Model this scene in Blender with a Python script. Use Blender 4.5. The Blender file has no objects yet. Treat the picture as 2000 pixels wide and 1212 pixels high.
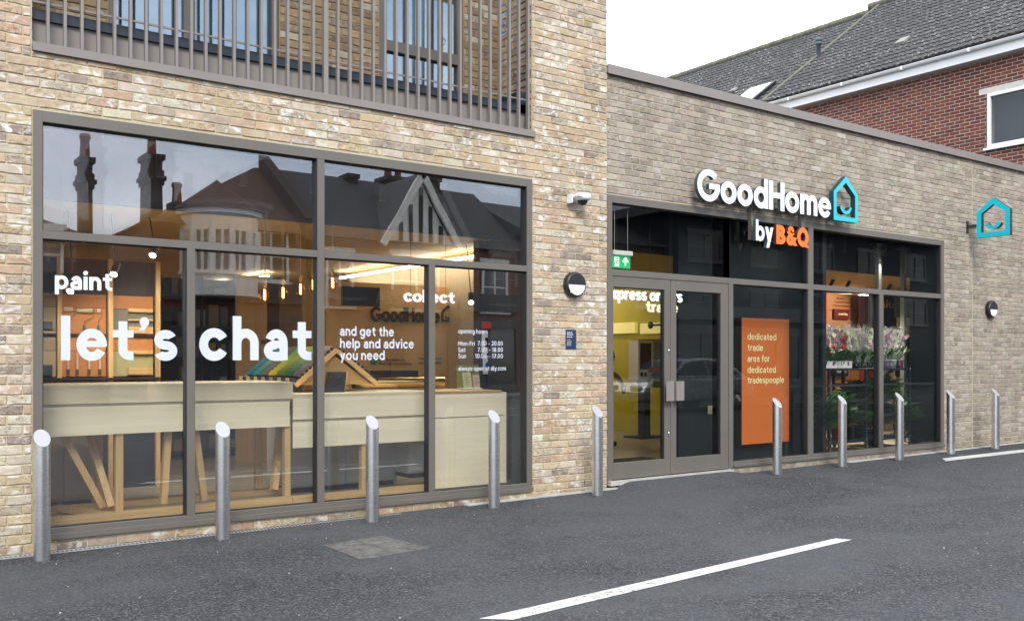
import bpy, math, random
from mathutils import Vector
random.seed(7)
C = bpy.context
SC = C.scene
COL = SC.collection
R = math.radians
# ---------------- camera ----------------
F = 1850.0; CS = 0.5872; SN = 0.8094; D = 7.93; H = 1.46      # focal length (px of 2000), yaw cos/sin, distance to facade, eye height
cam = bpy.data.cameras.new('camera'); cam_o = bpy.data.objects.new('camera', cam); COL.objects.link(cam_o)
cam_o.location = (0, -D, H)
cam_o.rotation_euler = (R(90), 0, -math.atan2(CS, SN))
cam.sensor_width = 36; cam.lens = 36*F/2000; cam.shift_y = 97/2000; cam.clip_end = 600; cam.clip_start = .05
SC.camera = cam_o
# ---------------- world ----------------
W = bpy.data.worlds.new('World'); SC.world = W; W.use_nodes = True
nt = W.node_tree; nt.nodes.clear(); N = nt.nodes.new; Lk = nt.links.new
def nd(t, **k):
    n = N(t)
    for a, b in k.items(): setattr(n, a, b)
    return n
SUN_EL, SUN_AZ = R(42), R(205)
sky = nd('ShaderNodeTexSky', sky_type='NISHITA', sun_disc=False, sun_elevation=SUN_EL, sun_rotation=SUN_AZ)
bg1 = nd('ShaderNodeBackground'); bg1.inputs[1].default_value = .10; Lk(sky.outputs[0], bg1.inputs[0])
tc = nd('ShaderNodeTexCoord')
mp = nd('ShaderNodeMapping'); mp.inputs['Scale'].default_value = (1, 1, 2.6); Lk(tc.outputs['Generated'], mp.inputs[0])
nz = nd('ShaderNodeTexNoise'); nz.inputs['Scale'].default_value = 2.3; nz.inputs['Detail'].default_value = 7; nz.inputs['Roughness'].default_value = .55
Lk(mp.outputs[0], nz.inputs['Vector'])
cr = nd('ShaderNodeValToRGB'); e = cr.color_ramp.elements
e[0].position = .38; e[0].color = (.60, .72, .92, 1); e[1].position = .66; e[1].color = (1.25, 1.28, 1.34, 1)
Lk(nz.outputs[0], cr.inputs[0])
dt = nd('ShaderNodeVectorMath', operation='DOT_PRODUCT'); dt.inputs[1].default_value = (.55, .80, .2); Lk(tc.outputs['Generated'], dt.inputs[0])
mr = nd('ShaderNodeMapRange'); mr.inputs[1].default_value = -.15; mr.inputs[2].default_value = .55; Lk(dt.outputs['Value'], mr.inputs[0])
mxc = nd('ShaderNodeMix', data_type='RGBA'); Lk(mr.outputs[0], mxc.inputs['Factor']); Lk(cr.outputs[0], mxc.inputs['A']); mxc.inputs['B'].default_value = (1.55, 1.57, 1.6, 1)
bg2 = nd('ShaderNodeBackground'); Lk(mxc.outputs['Result'], bg2.inputs[0]); bg2.inputs[1].default_value = 1.0
mxs = nd('ShaderNodeMixShader'); mxs.inputs[0].default_value = .88; Lk(bg1.outputs[0], mxs.inputs[1]); Lk(bg2.outputs[0], mxs.inputs[2])
wo = nd('ShaderNodeOutputWorld'); Lk(mxs.outputs[0], wo.inputs[0])
# ---------------- sun ----------------
sl = bpy.data.lights.new('sun', 'SUN'); sl.energy = 1.5; sl.angle = R(22); sl.color = (1, .97, .92)
so = bpy.data.objects.new('sun', sl); COL.objects.link(so)
sd = Vector((math.sin(SUN_AZ)*math.cos(SUN_EL), math.cos(SUN_AZ)*math.cos(SUN_EL), math.sin(SUN_EL)))
so.rotation_euler = sd.to_track_quat('Z', 'Y').to_euler(); so.location = (4, -12, 20)
# ---------------- exposure ----------------
SC.view_settings.view_transform = 'Standard'; SC.view_settings.look = 'None'; SC.view_settings.exposure = 1.0; SC.view_settings.gamma = 1
SC.cycles.transparent_max_bounces = 32; SC.cycles.max_bounces = 10; SC.cycles.glossy_bounces = 5
SC.cycles.caustics_reflective = False; SC.cycles.caustics_refractive = False; SC.cycles.sample_clamp_indirect = 4

# ---------------- survey helpers: a sight line of the photo met with a real plane ----------------
def P(x, y=703, Y=0.0):
    u = (x-1000)/F; v = (703-y)/F; z = (Y+D)/(SN-CS*u)
    return z*(CS+u*SN), H+v*z
def PX(x, Y=0.0): return P(x, 703, Y)[0]
def PZ(x, y, Y=0.0): return P(x, y, Y)[1]
def PG(x, y, Z=0.0):
    u = (x-1000)/F; v = (703-y)/F; z = (Z-H)/v
    return z*(CS+u*SN), z*(SN-CS*u)-D
def gz(X): return max(-.02, min(.0045*(X-1.3), .09))
def mirror(x, y, Rr=24.0):        # a point across the street known from its reflection in the glazing
    X, Z = P(x, y, Rr); return X, Z

# ---------------- materials ----------------
def M(name):
    m = bpy.data.materials.new(name); m.use_nodes = True; t = m.node_tree
    return m, t, t.nodes['Principled BSDF']
def pos(t, scale=(1, 1, 1), coord='pos'):
    g = t.nodes.new('ShaderNodeNewGeometry') if coord == 'pos' else t.nodes.new('ShaderNodeTexCoord')
    mpn = t.nodes.new('ShaderNodeMapping'); mpn.inputs['Scale'].default_value = scale
    t.links.new(g.outputs['Position' if coord == 'pos' else 'Object'], mpn.inputs[0]); return mpn.outputs[0]
def noise(t, vec, scale, detail=4, rough=.55, dist=0):
    n = t.nodes.new('ShaderNodeTexNoise'); n.inputs['Scale'].default_value = scale; n.inputs['Detail'].default_value = detail
    n.inputs['Roughness'].default_value = rough; n.inputs['Distortion'].default_value = dist
    if vec is not None: t.links.new(vec, n.inputs['Vector'])
    return n.outputs[0]
def ramp(t, fac, stops):
    r = t.nodes.new('ShaderNodeValToRGB'); el = r.color_ramp.elements
    while len(el) > 1: el.remove(el[-1])
    el[0].position = stops[0][0]; el[0].color = (*stops[0][1], 1) if len(stops[0][1]) == 3 else stops[0][1]
    for p, c in stops[1:]:
        q = el.new(p); q.color = (*c, 1)
    t.links.new(fac, r.inputs[0]); return r.outputs[0]
def mix(t, fac, a, b, blend='MIX'):
    m = t.nodes.new('ShaderNodeMix'); m.data_type = 'RGBA'; m.blend_type = blend
    for s, v in (('Factor', fac), ('A', a), ('B', b)):
        if isinstance(v, (int, float)): m.inputs[s].default_value = v
        elif isinstance(v, tuple): m.inputs[s].default_value = (*v, 1) if len(v) == 3 else v
        else: t.links.new(v, m.inputs[s])
    return m.outputs['Result']
def math_(t, op, a, b=0.0, clamp=False):
    m = t.nodes.new('ShaderNodeMath'); m.operation = op; m.use_clamp = clamp
    for i, v in enumerate((a, b)):
        if isinstance(v, (int, float)): m.inputs[i].default_value = v
        else: t.links.new(v, m.inputs[i])
    return m.outputs[0]
def bump(t, b, h, strength=.3, dist=.01):
    n = t.nodes.new('ShaderNodeBump'); n.inputs['Strength'].default_value = strength; n.inputs['Distance'].default_value = dist
    t.links.new(h, n.inputs['Height']); t.links.new(n.outputs[0], b.inputs['Normal'])
MATS = {}
def plain(name, col, rough=.5, metal=0, var=.12, scale=6, bmp=.0, spec=None):
    if name in MATS: return MATS[name]
    m, t, b = M(name); v = pos(t, coord='obj')
    n = noise(t, v, scale, 5)
    c2 = tuple(min(1, c*(1+var)) for c in col); c1 = tuple(c*(1-var) for c in col)
    t.links.new(ramp(t, n, [(.3, c1), (.7, c2)]), b.inputs['Base Color'])
    rr = t.nodes.new('ShaderNodeMapRange'); rr.inputs[3].default_value = max(.02, rough-.07); rr.inputs[4].default_value = min(1, rough+.1)
    t.links.new(n, rr.inputs[0]); t.links.new(rr.outputs[0], b.inputs['Roughness'])
    b.inputs['Metallic'].default_value = metal
    if bmp: bump(t, b, noise(t, v, scale*12, 3), bmp, .003)
    MATS[name] = m; return m
def emit(name, col, s):
    if name in MATS: return MATS[name]
    m, t, b = M(name); b.inputs['Base Color'].default_value = (*col, 1); b.inputs['Emission Color'].default_value = (*col, 1); b.inputs['Emission Strength'].default_value = s
    MATS[name] = m; return m
def wood(name, col, axis='X', rough=.55, contrast=.3, sc=1.0):
    if name in MATS: return MATS[name]
    m, t, b = M(name)
    s = {'X': (1.2, 22, 22), 'Z': (22, 22, 1.2), 'Y': (22, 1.2, 22)}[axis]
    v = pos(t, tuple(q*sc for q in s)); n = noise(t, v, 1.0, 6, .6, 1.2)
    n2 = noise(t, pos(t, (1, 1, 1)), 2.2, 3)
    c = ramp(t, n, [(.28, tuple(q*(1-contrast) for q in col)), (.5, col), (.75, tuple(min(1, q*(1+contrast*.5)) for q in col))])
    c = mix(t, math_(t, 'MULTIPLY', n2, .35), c, tuple(q*.75 for q in col))
    t.links.new(c, b.inputs['Base Color']); b.inputs['Roughness'].default_value = rough
    bump(t, b, n, .15, .002); MATS[name] = m; return m
def brick_mat(name, white=.5, crease=.6, weather=.3):
    m, t, b = M(name)
    at = t.nodes.new('ShaderNodeAttribute'); at.attribute_name = 'bcol'
    rnd = at.outputs['Alpha']
    def n4(scale, sc3, det=4, rough=.6, dist=0, k=37.0):
        n = t.nodes.new('ShaderNodeTexNoise'); n.noise_dimensions = '4D'; n.inputs['Scale'].default_value = scale; n.inputs['Detail'].default_value = det
        n.inputs['Roughness'].default_value = rough; n.inputs['Distortion'].default_value = dist
        t.links.new(pos(t, sc3), n.inputs['Vector']); t.links.new(math_(t, 'MULTIPLY', rnd, k), n.inputs['W']); return n.outputs[0]
    smear = n4(9, (1, 1, 1.6), 4, .6, .8)
    blot = n4(16, (1, 1, 1.3), 5, .65, .6, 91.0)
    grain = n4(95, (1, 1, 1), 3, .6)
    fold = n4(11, (1, 1, 2.4), 2, .5, 2.2, 61.0)
    cre = math_(t, 'ABSOLUTE', math_(t, 'SUBTRACT', fold, .5))
    crm = t.nodes.new('ShaderNodeMapRange'); t.links.new(cre, crm.inputs[0]); crm.inputs[1].default_value = 0; crm.inputs[2].default_value = .028; crm.inputs[3].default_value = 1; crm.inputs[4].default_value = 0
    has = t.nodes.new('ShaderNodeMapRange'); t.links.new(math_(t, 'FRACT', math_(t, 'MULTIPLY', rnd, 13.37)), has.inputs[0]); has.inputs[1].default_value = 1-crease-.1; has.inputs[2].default_value = 1-crease+.1
    gate = t.nodes.new('ShaderNodeMapRange'); t.links.new(blot, gate.inputs[0]); gate.inputs[1].default_value = .42; gate.inputs[2].default_value = .55
    cre = math_(t, 'MULTIPLY', math_(t, 'MULTIPLY', crm.outputs[0], has.outputs[0]), gate.outputs[0])
    c = mix(t, math_(t, 'MULTIPLY', grain, .55), at.outputs['Color'], mix(t, 1.0, at.outputs['Color'], (.72, .68, .64), 'MULTIPLY'))
    c = mix(t, gate.outputs[0], c, mix(t, 1.0, c, (.90, .87, .85), 'MULTIPLY'))
    wm = t.nodes.new('ShaderNodeMapRange'); t.links.new(smear, wm.inputs[0]); wm.inputs[1].default_value = .50; wm.inputs[2].default_value = .68
    wr = math_(t, 'FRACT', math_(t, 'MULTIPLY', rnd, 7.77))
    wf = math_(t, 'MULTIPLY', wm.outputs[0], math_(t, 'MULTIPLY', wr, white), True)
    c = mix(t, wf, c, (.86, .83, .77))
    c = mix(t, math_(t, 'MULTIPLY', cre, .62), c, (.17, .13, .11))
    big = noise(t, pos(t, (1, 1, 1)), .9, 3)
    c = mix(t, math_(t, 'MULTIPLY', big, .28), c, mix(t, 1.0, c, (.72, .70, .68), 'MULTIPLY'))
    sep = t.nodes.new('ShaderNodeSeparateXYZ'); t.links.new(pos(t), sep.inputs[0])
    splash = t.nodes.new('ShaderNodeMapRange'); t.links.new(math_(t, 'ADD', sep.outputs['Z'], math_(t, 'MULTIPLY', noise(t, pos(t), 5, 5, .7), -.5)), splash.inputs[0]); splash.inputs[1].default_value = -.22; splash.inputs[2].default_value = .05; splash.inputs[3].default_value = .6; splash.inputs[4].default_value = 0
    c = mix(t, splash.outputs[0], c, mix(t, 1.0, c, (.62, .60, .50), 'MULTIPLY'))
    streak = ramp(t, noise(t, pos(t, (1.6, 1.6, .22)), 1.5, 4, .6), [(.46, (0, 0, 0)), (.68, (1, 1, 1))])
    c = mix(t, math_(t, 'MULTIPLY', streak, weather), c, mix(t, 1.0, c, (.60, .57, .55), 'MULTIPLY'))
    t.links.new(c, b.inputs['Base Color']); b.inputs['Roughness'].default_value = .9; b.inputs['Specular IOR Level'].default_value = .2
    hgt = math_(t, 'ADD', math_(t, 'MULTIPLY', smear, .9), math_(t, 'SUBTRACT', math_(t, 'MULTIPLY', grain, .25), math_(t, 'MULTIPLY', cre, .7)))
    bump(t, b, hgt, .8, .009); return m
def mortar_mat(name, col):
    m, t, b = M(name); v = pos(t)
    t.links.new(ramp(t, noise(t, v, 60, 4), [(.3, tuple(q*.8 for q in col)), (.7, tuple(q*1.15 for q in col))]), b.inputs['Base Color'])
    b.inputs['Roughness'].default_value = .95; bump(t, b, noise(t, v, 150, 3), .4, .003); return m
def glass_mat(name, f0=.10, tint=(.93, .95, .94), wob=.012):
    """thin clear pane: transmission plus a mirror share that grows towards grazing (Schlick)"""
    m = bpy.data.materials.new(name); m.use_nodes = True; t = m.node_tree; t.nodes.clear(); n = t.nodes.new
    o = n('ShaderNodeOutputMaterial'); mx = n('ShaderNodeMixShader'); tr = n('ShaderNodeBsdfTransparent'); gl = n('ShaderNodeBsdfGlossy')
    tr.inputs[0].default_value = (*tint, 1); gl.inputs['Roughness'].default_value = .0; gl.inputs[0].default_value = (.93, .96, 1, 1) if f0 < .19 else (.74, .86, 1, 1)  # upper panes: blue of the mirrored sky put into the gloss tint
    ge = n('ShaderNodeNewGeometry'); dt_ = n('ShaderNodeVectorMath'); dt_.operation = 'DOT_PRODUCT'
    t.links.new(ge.outputs['Incoming'], dt_.inputs[0]); t.links.new(ge.outputs['Normal'], dt_.inputs[1])
    k = math_(t, 'POWER', math_(t, 'SUBTRACT', 1.0, math_(t, 'ABSOLUTE', dt_.outputs['Value']), True), 5.0)
    fac = math_(t, 'ADD', math_(t, 'MULTIPLY', k, 1-f0), f0, True)
    if wob:
        bp = n('ShaderNodeBump'); bp.inputs['Strength'].default_value = 1.0; bp.inputs['Distance'].default_value = wob*.12
        t.links.new(noise(t, pos(t, (1, 1, .6)), 1.7, 1), bp.inputs['Height']); t.links.new(bp.outputs[0], gl.inputs['Normal'])
    t.links.new(fac, mx.inputs[0]); t.links.new(tr.outputs[0], mx.inputs[1]); t.links.new(gl.outputs[0], mx.inputs[2]); t.links.new(mx.outputs[0], o.inputs[0])
    return m
frame_m = plain('taupe_aluminium', (.135, .120, .102), .42, 0, .05, 3)
balc_m = plain('taupe_balcony_metal', (.22, .195, .175), .45, 0, .06, 3)
fascia_m = plain('taupe_fascia', (.24, .21, .185), .5, 0, .05, 2)
navy_m = plain('navy_membrane', (.018, .030, .045), .45, 0, .1, 5)
gasket_m = plain('black_gasket', (.012, .013, .016), .5)
dark_m = plain('dark_navy_wall', (.004, .007, .013), .45, 0, .1, 2)
teal_dark_m = plain('dark_teal_wall', (.003, .009, .016), .5, 0, .1, 2)
white_m = plain('white_acrylic', (.88, .89, .90), .35, 0, .02, 2)
vinyl_m = plain('white_vinyl', (.60, .63, .70), .5, 0, .01, 2)
teal_m = plain('turquoise_acrylic', (.0, .50, .60), .3, 0, .03, 2)
orange_m = plain('orange_acrylic', (.95, .18, .01), .35, 0, .03, 2)
black_m = plain('black_plastic', (.015, .016, .018), .4)
side_m = plain('grey_letter_return', (.06, .085, .095), .4)
wplastic_m = plain('white_plastic', (.75, .76, .77), .4, 0, .03)
upvc_m = plain('white_upvc', (.80, .80, .78), .35, 0, .04, 3)
pine_m = wood('pine_timber', (.66, .43, .18), 'X', .5, .35)
pinez_m = wood('pine_upright', (.66, .43, .18), 'Z', .5, .35)
ply_m = wood('pale_plywood', (.94, .83, .58), 'X', .5, .10, .6)
ochre_m = wood('ochre_plywood', (.50, .30, .10), 'X', .6, .15, .5)
ochrez_m = wood('ochre_boards', (.48, .29, .10), 'Z', .6, .2, .5)
orange_board_m = plain('orange_board', (.52, .20, .06), .55, 0, .1, 2)
concrete_m = plain('shop_concrete', (.33, .30, .23), .35, 0, .15, 2.5)
black_metal = plain('navy_metal', (.010, .022, .040), .4, 0, .1)
chrome_m = plain('chrome', (.7, .7, .7), .2, 1)
glassA = glass_mat('window_glass', .12, (.99, .99, .98), .0035)
glassIn = glass_mat('inner_pane_glass', .032, (.98, .98, .98), .002)
glassR = glass_mat('old_window_glass', .03, (.8, .84, .85), .003)
glassB = glass_mat('upper_window_glass', .20, (.75, .83, .85), .004)
glassDoor = glass_mat('door_glass', .030, (.93, .94, .90), .003)
def steel():
    m, t, b = M('brushed_steel'); v = pos(t, (1, 1, 60), 'obj'); n = noise(t, v, 3, 4)
    n2 = noise(t, pos(t, (1, 1, .7), 'obj'), 9, 4)
    t.links.new(ramp(t, n2, [(.3, (.66, .66, .655)), (.7, (.78, .78, .775))]), b.inputs['Base Color'])
    b.inputs['Metallic'].default_value = 1
    rr = t.nodes.new('ShaderNodeMapRange'); rr.inputs[3].default_value = .22; rr.inputs[4].default_value = .36; t.links.new(n, rr.inputs[0]); t.links.new(rr.outputs[0], b.inputs['Roughness'])
    bump(t, b, n, .05, .002); return m
steel_m = steel()
steel_cap = plain('satin_steel_cap', (.42, .42, .43), .55, .5, .04, 30)

# ---------------- objects ----------------
def tag(o, label=None, cat=None, group=None, kind=None):
    if label: o['label'] = label
    if cat: o['category'] = cat
    if group: o['group'] = group
    if kind: o['kind'] = kind
    return o
def thing(name, label, cat, loc=(0, 0, 0), group=None):
    o = bpy.data.objects.new(name, None); COL.objects.link(o); o.location = loc; o.empty_display_size = .2
    return tag(o, label, cat, group)
def wloc(o):
    v = Vector((0, 0, 0))
    while o is not None: v += o.location; o = o.parent
    return v
class MB:
    def __init__(s): s.v = []; s.f = []; s.c = []; s.m = []; s.sm = []
    def face(s, pts, col=None, mi=0, smooth=False):
        i = len(s.v); s.v += [tuple(p) for p in pts]; s.f.append(list(range(i, i+len(pts)))); s.c.append(col); s.m.append(mi); s.sm.append(smooth)
    def mesh(s, vs, fs, col=None, mi=0, smooth=False):
        i = len(s.v); s.v += [tuple(p) for p in vs]
        for f in fs: s.f.append([i+k for k in f]); s.c.append(col); s.m.append(mi); s.sm.append(smooth)
    def hexa(s, a, b, col=None, mi=0):       # a: 4 pts loop, b: 4 pts loop
        s.mesh(list(a)+list(b), [(3, 2, 1, 0), (4, 5, 6, 7), (0, 1, 5, 4), (1, 2, 6, 5), (2, 3, 7, 6), (3, 0, 4, 7)], col, mi); return s
    def box(s, x0, x1, y0, y1, z0, z1, col=None, mi=0):
        x0, x1 = sorted((x0, x1)); y0, y1 = sorted((y0, y1)); z0, z1 = sorted((z0, z1))
        s.hexa([(x0, y0, z0), (x1, y0, z0), (x1, y1, z0), (x0, y1, z0)], [(x0, y0, z1), (x1, y0, z1), (x1, y1, z1), (x0, y1, z1)], col, mi); return s
    def bar(s, p, q, w, h=None, up=(0, 0, 1), col=None, mi=0):
        h = h or w; p = Vector(p); q = Vector(q); d = (q-p).normalized(); u = Vector(up)
        if abs(d.dot(u)) > .98: u = Vector((0, 1, 0))
        a = d.cross(u).normalized(); b = a.cross(d).normalized()
        def ring(c): return [c-a*w/2-b*h/2, c+a*w/2-b*h/2, c+a*w/2+b*h/2, c-a*w/2+b*h/2]
        s.hexa(ring(p), ring(q), col, mi); return s
    def tube(s, pts, r, n=10, caps=True, col=None, mi=0):
        pts = [Vector(p) for p in pts]; rs = r if isinstance(r, (list, tuple)) else [r]*len(pts); vs = []; fs = []
        for i, p in enumerate(pts):
            d = (pts[min(i+1, len(pts)-1)]-pts[max(i-1, 0)]).normalized(); u = Vector((0, 0, 1)) if abs(d.z) < .95 else Vector((1, 0, 0))
            a = d.cross(u).normalized(); b = a.cross(d)
            for k in range(n):
                t = 2*math.pi*k/n; vs.append(p+a*rs[i]*math.cos(t)+b*rs[i]*math.sin(t))
        for i in range(len(pts)-1):
            for k in range(n): fs.append((i*n+k, i*n+(k+1) % n, (i+1)*n+(k+1) % n, (i+1)*n+k))
        s.mesh(vs, fs, col, mi, True)
        if caps:
            s.mesh(vs[:n][::-1], [tuple(range(n))], col, mi); s.mesh(vs[-n:], [tuple(range(n))], col, mi)
        return s
    def lathe(s, prof, c=(0, 0, 0), n=24, axis='Z', col=None, mi=0):
        vs = []; fs = []
        for r, h in prof:
            for k in range(n):
                t = 2*math.pi*k/n
                p = (r*math.cos(t), r*math.sin(t), h)
                if axis == 'Y': p = (p[0], p[2], p[1])
                if axis == 'X': p = (p[2], p[0], p[1])
                vs.append((c[0]+p[0], c[1]+p[1], c[2]+p[2]))
        for i in range(len(prof)-1):
            for k in range(n): fs.append((i*n+k, i*n+(k+1) % n, (i+1)*n+(k+1) % n, (i+1)*n+k))
        s.mesh(vs, fs, col, mi, True); return s
    def prism(s, poly, f, t0, t1, col=None, mi=0):      # poly 2d -> f(a, b, t) gives the 3d point
        n = len(poly); vs = [f(a, b, t0) for a, b in poly]+[f(a, b, t1) for a, b in poly]
        s.mesh(vs, [tuple(range(n))[::-1], tuple(range(n, 2*n))]+[(i, (i+1) % n, n+(i+1) % n, n+i) for i in range(n)], col, mi); return s
    def build(s, name, mat, parent=None, label=None, bevel=0, subsurf=0):
        off = wloc(parent) if parent else Vector((0, 0, 0))
        me = bpy.data.meshes.new(name)
        me.from_pydata([(v[0]-off.x, v[1]-off.y, v[2]-off.z) for v in s.v], [], s.f)
        for m in (mat if isinstance(mat, (list, tuple)) else [mat]): me.materials.append(m)
        me.polygons.foreach_set('material_index', s.m); me.polygons.foreach_set('use_smooth', s.sm)
        if any(c is not None for c in s.c):
            ca = me.color_attributes.new('bcol', 'FLOAT_COLOR', 'CORNER'); buf = []
            for f, c in zip(s.f, s.c):
                c = c or (.5, .5, .5, .5)
                if len(c) == 3: c = (*c, .5)
                buf += list(c)*len(f)
            ca.data.foreach_set('color', buf)
        me.update()
        import bmesh as _b
        bm = _b.new(); bm.from_mesh(me); _b.ops.recalc_face_normals(bm, faces=bm.faces)
        bm.to_mesh(me); bm.free()
        o = bpy.data.objects.new(name, me); COL.objects.link(o)
        if parent: o.parent = parent
        if label: o['label'] = label
        if bevel:
            b = o.modifiers.new('b', 'BEVEL'); b.width = bevel; b.segments = 2; b.limit_method = 'ANGLE'; b.angle_limit = R(50)
        if subsurf:
            q = o.modifiers.new('s', 'SUBSURF'); q.levels = subsurf; q.render_levels = subsurf
        return o
def structure(name, mb, mat, label=None, cat=None, **k):
    o = mb.build(name, mat, **k); tag(o, label, cat, None, 'structure'); return o
def solo(name, mb, mat, label, cat, group=None, **k):
    o = mb.build(name, mat, **k); return tag(o, label, cat, group)
def copy_tree(o, parent=None):
    c = o.copy(); COL.objects.link(c); c.parent = parent
    for ch in list(o.children): copy_tree(ch, c)
    return c
def attr_mat(name, rough=.6, spec=.3, metal=0):
    if name in MATS: return MATS[name]
    m, t, b = M(name); a = t.nodes.new('ShaderNodeAttribute'); a.attribute_name = 'bcol'
    n = noise(t, pos(t), 30, 3); t.links.new(mix(t, math_(t, 'MULTIPLY', n, .35), a.outputs['Color'], mix(t, 1., a.outputs['Color'], (.6, .6, .6), 'MULTIPLY')), b.inputs['Base Color'])
    b.inputs['Roughness'].default_value = rough; b.inputs['Specular IOR Level'].default_value = spec; b.inputs['Metallic'].default_value = metal; MATS[name] = m; return m
leaf_m = attr_mat('leaf_colours', .5); attr_m = attr_mat('coloured_card', .6)

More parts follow.
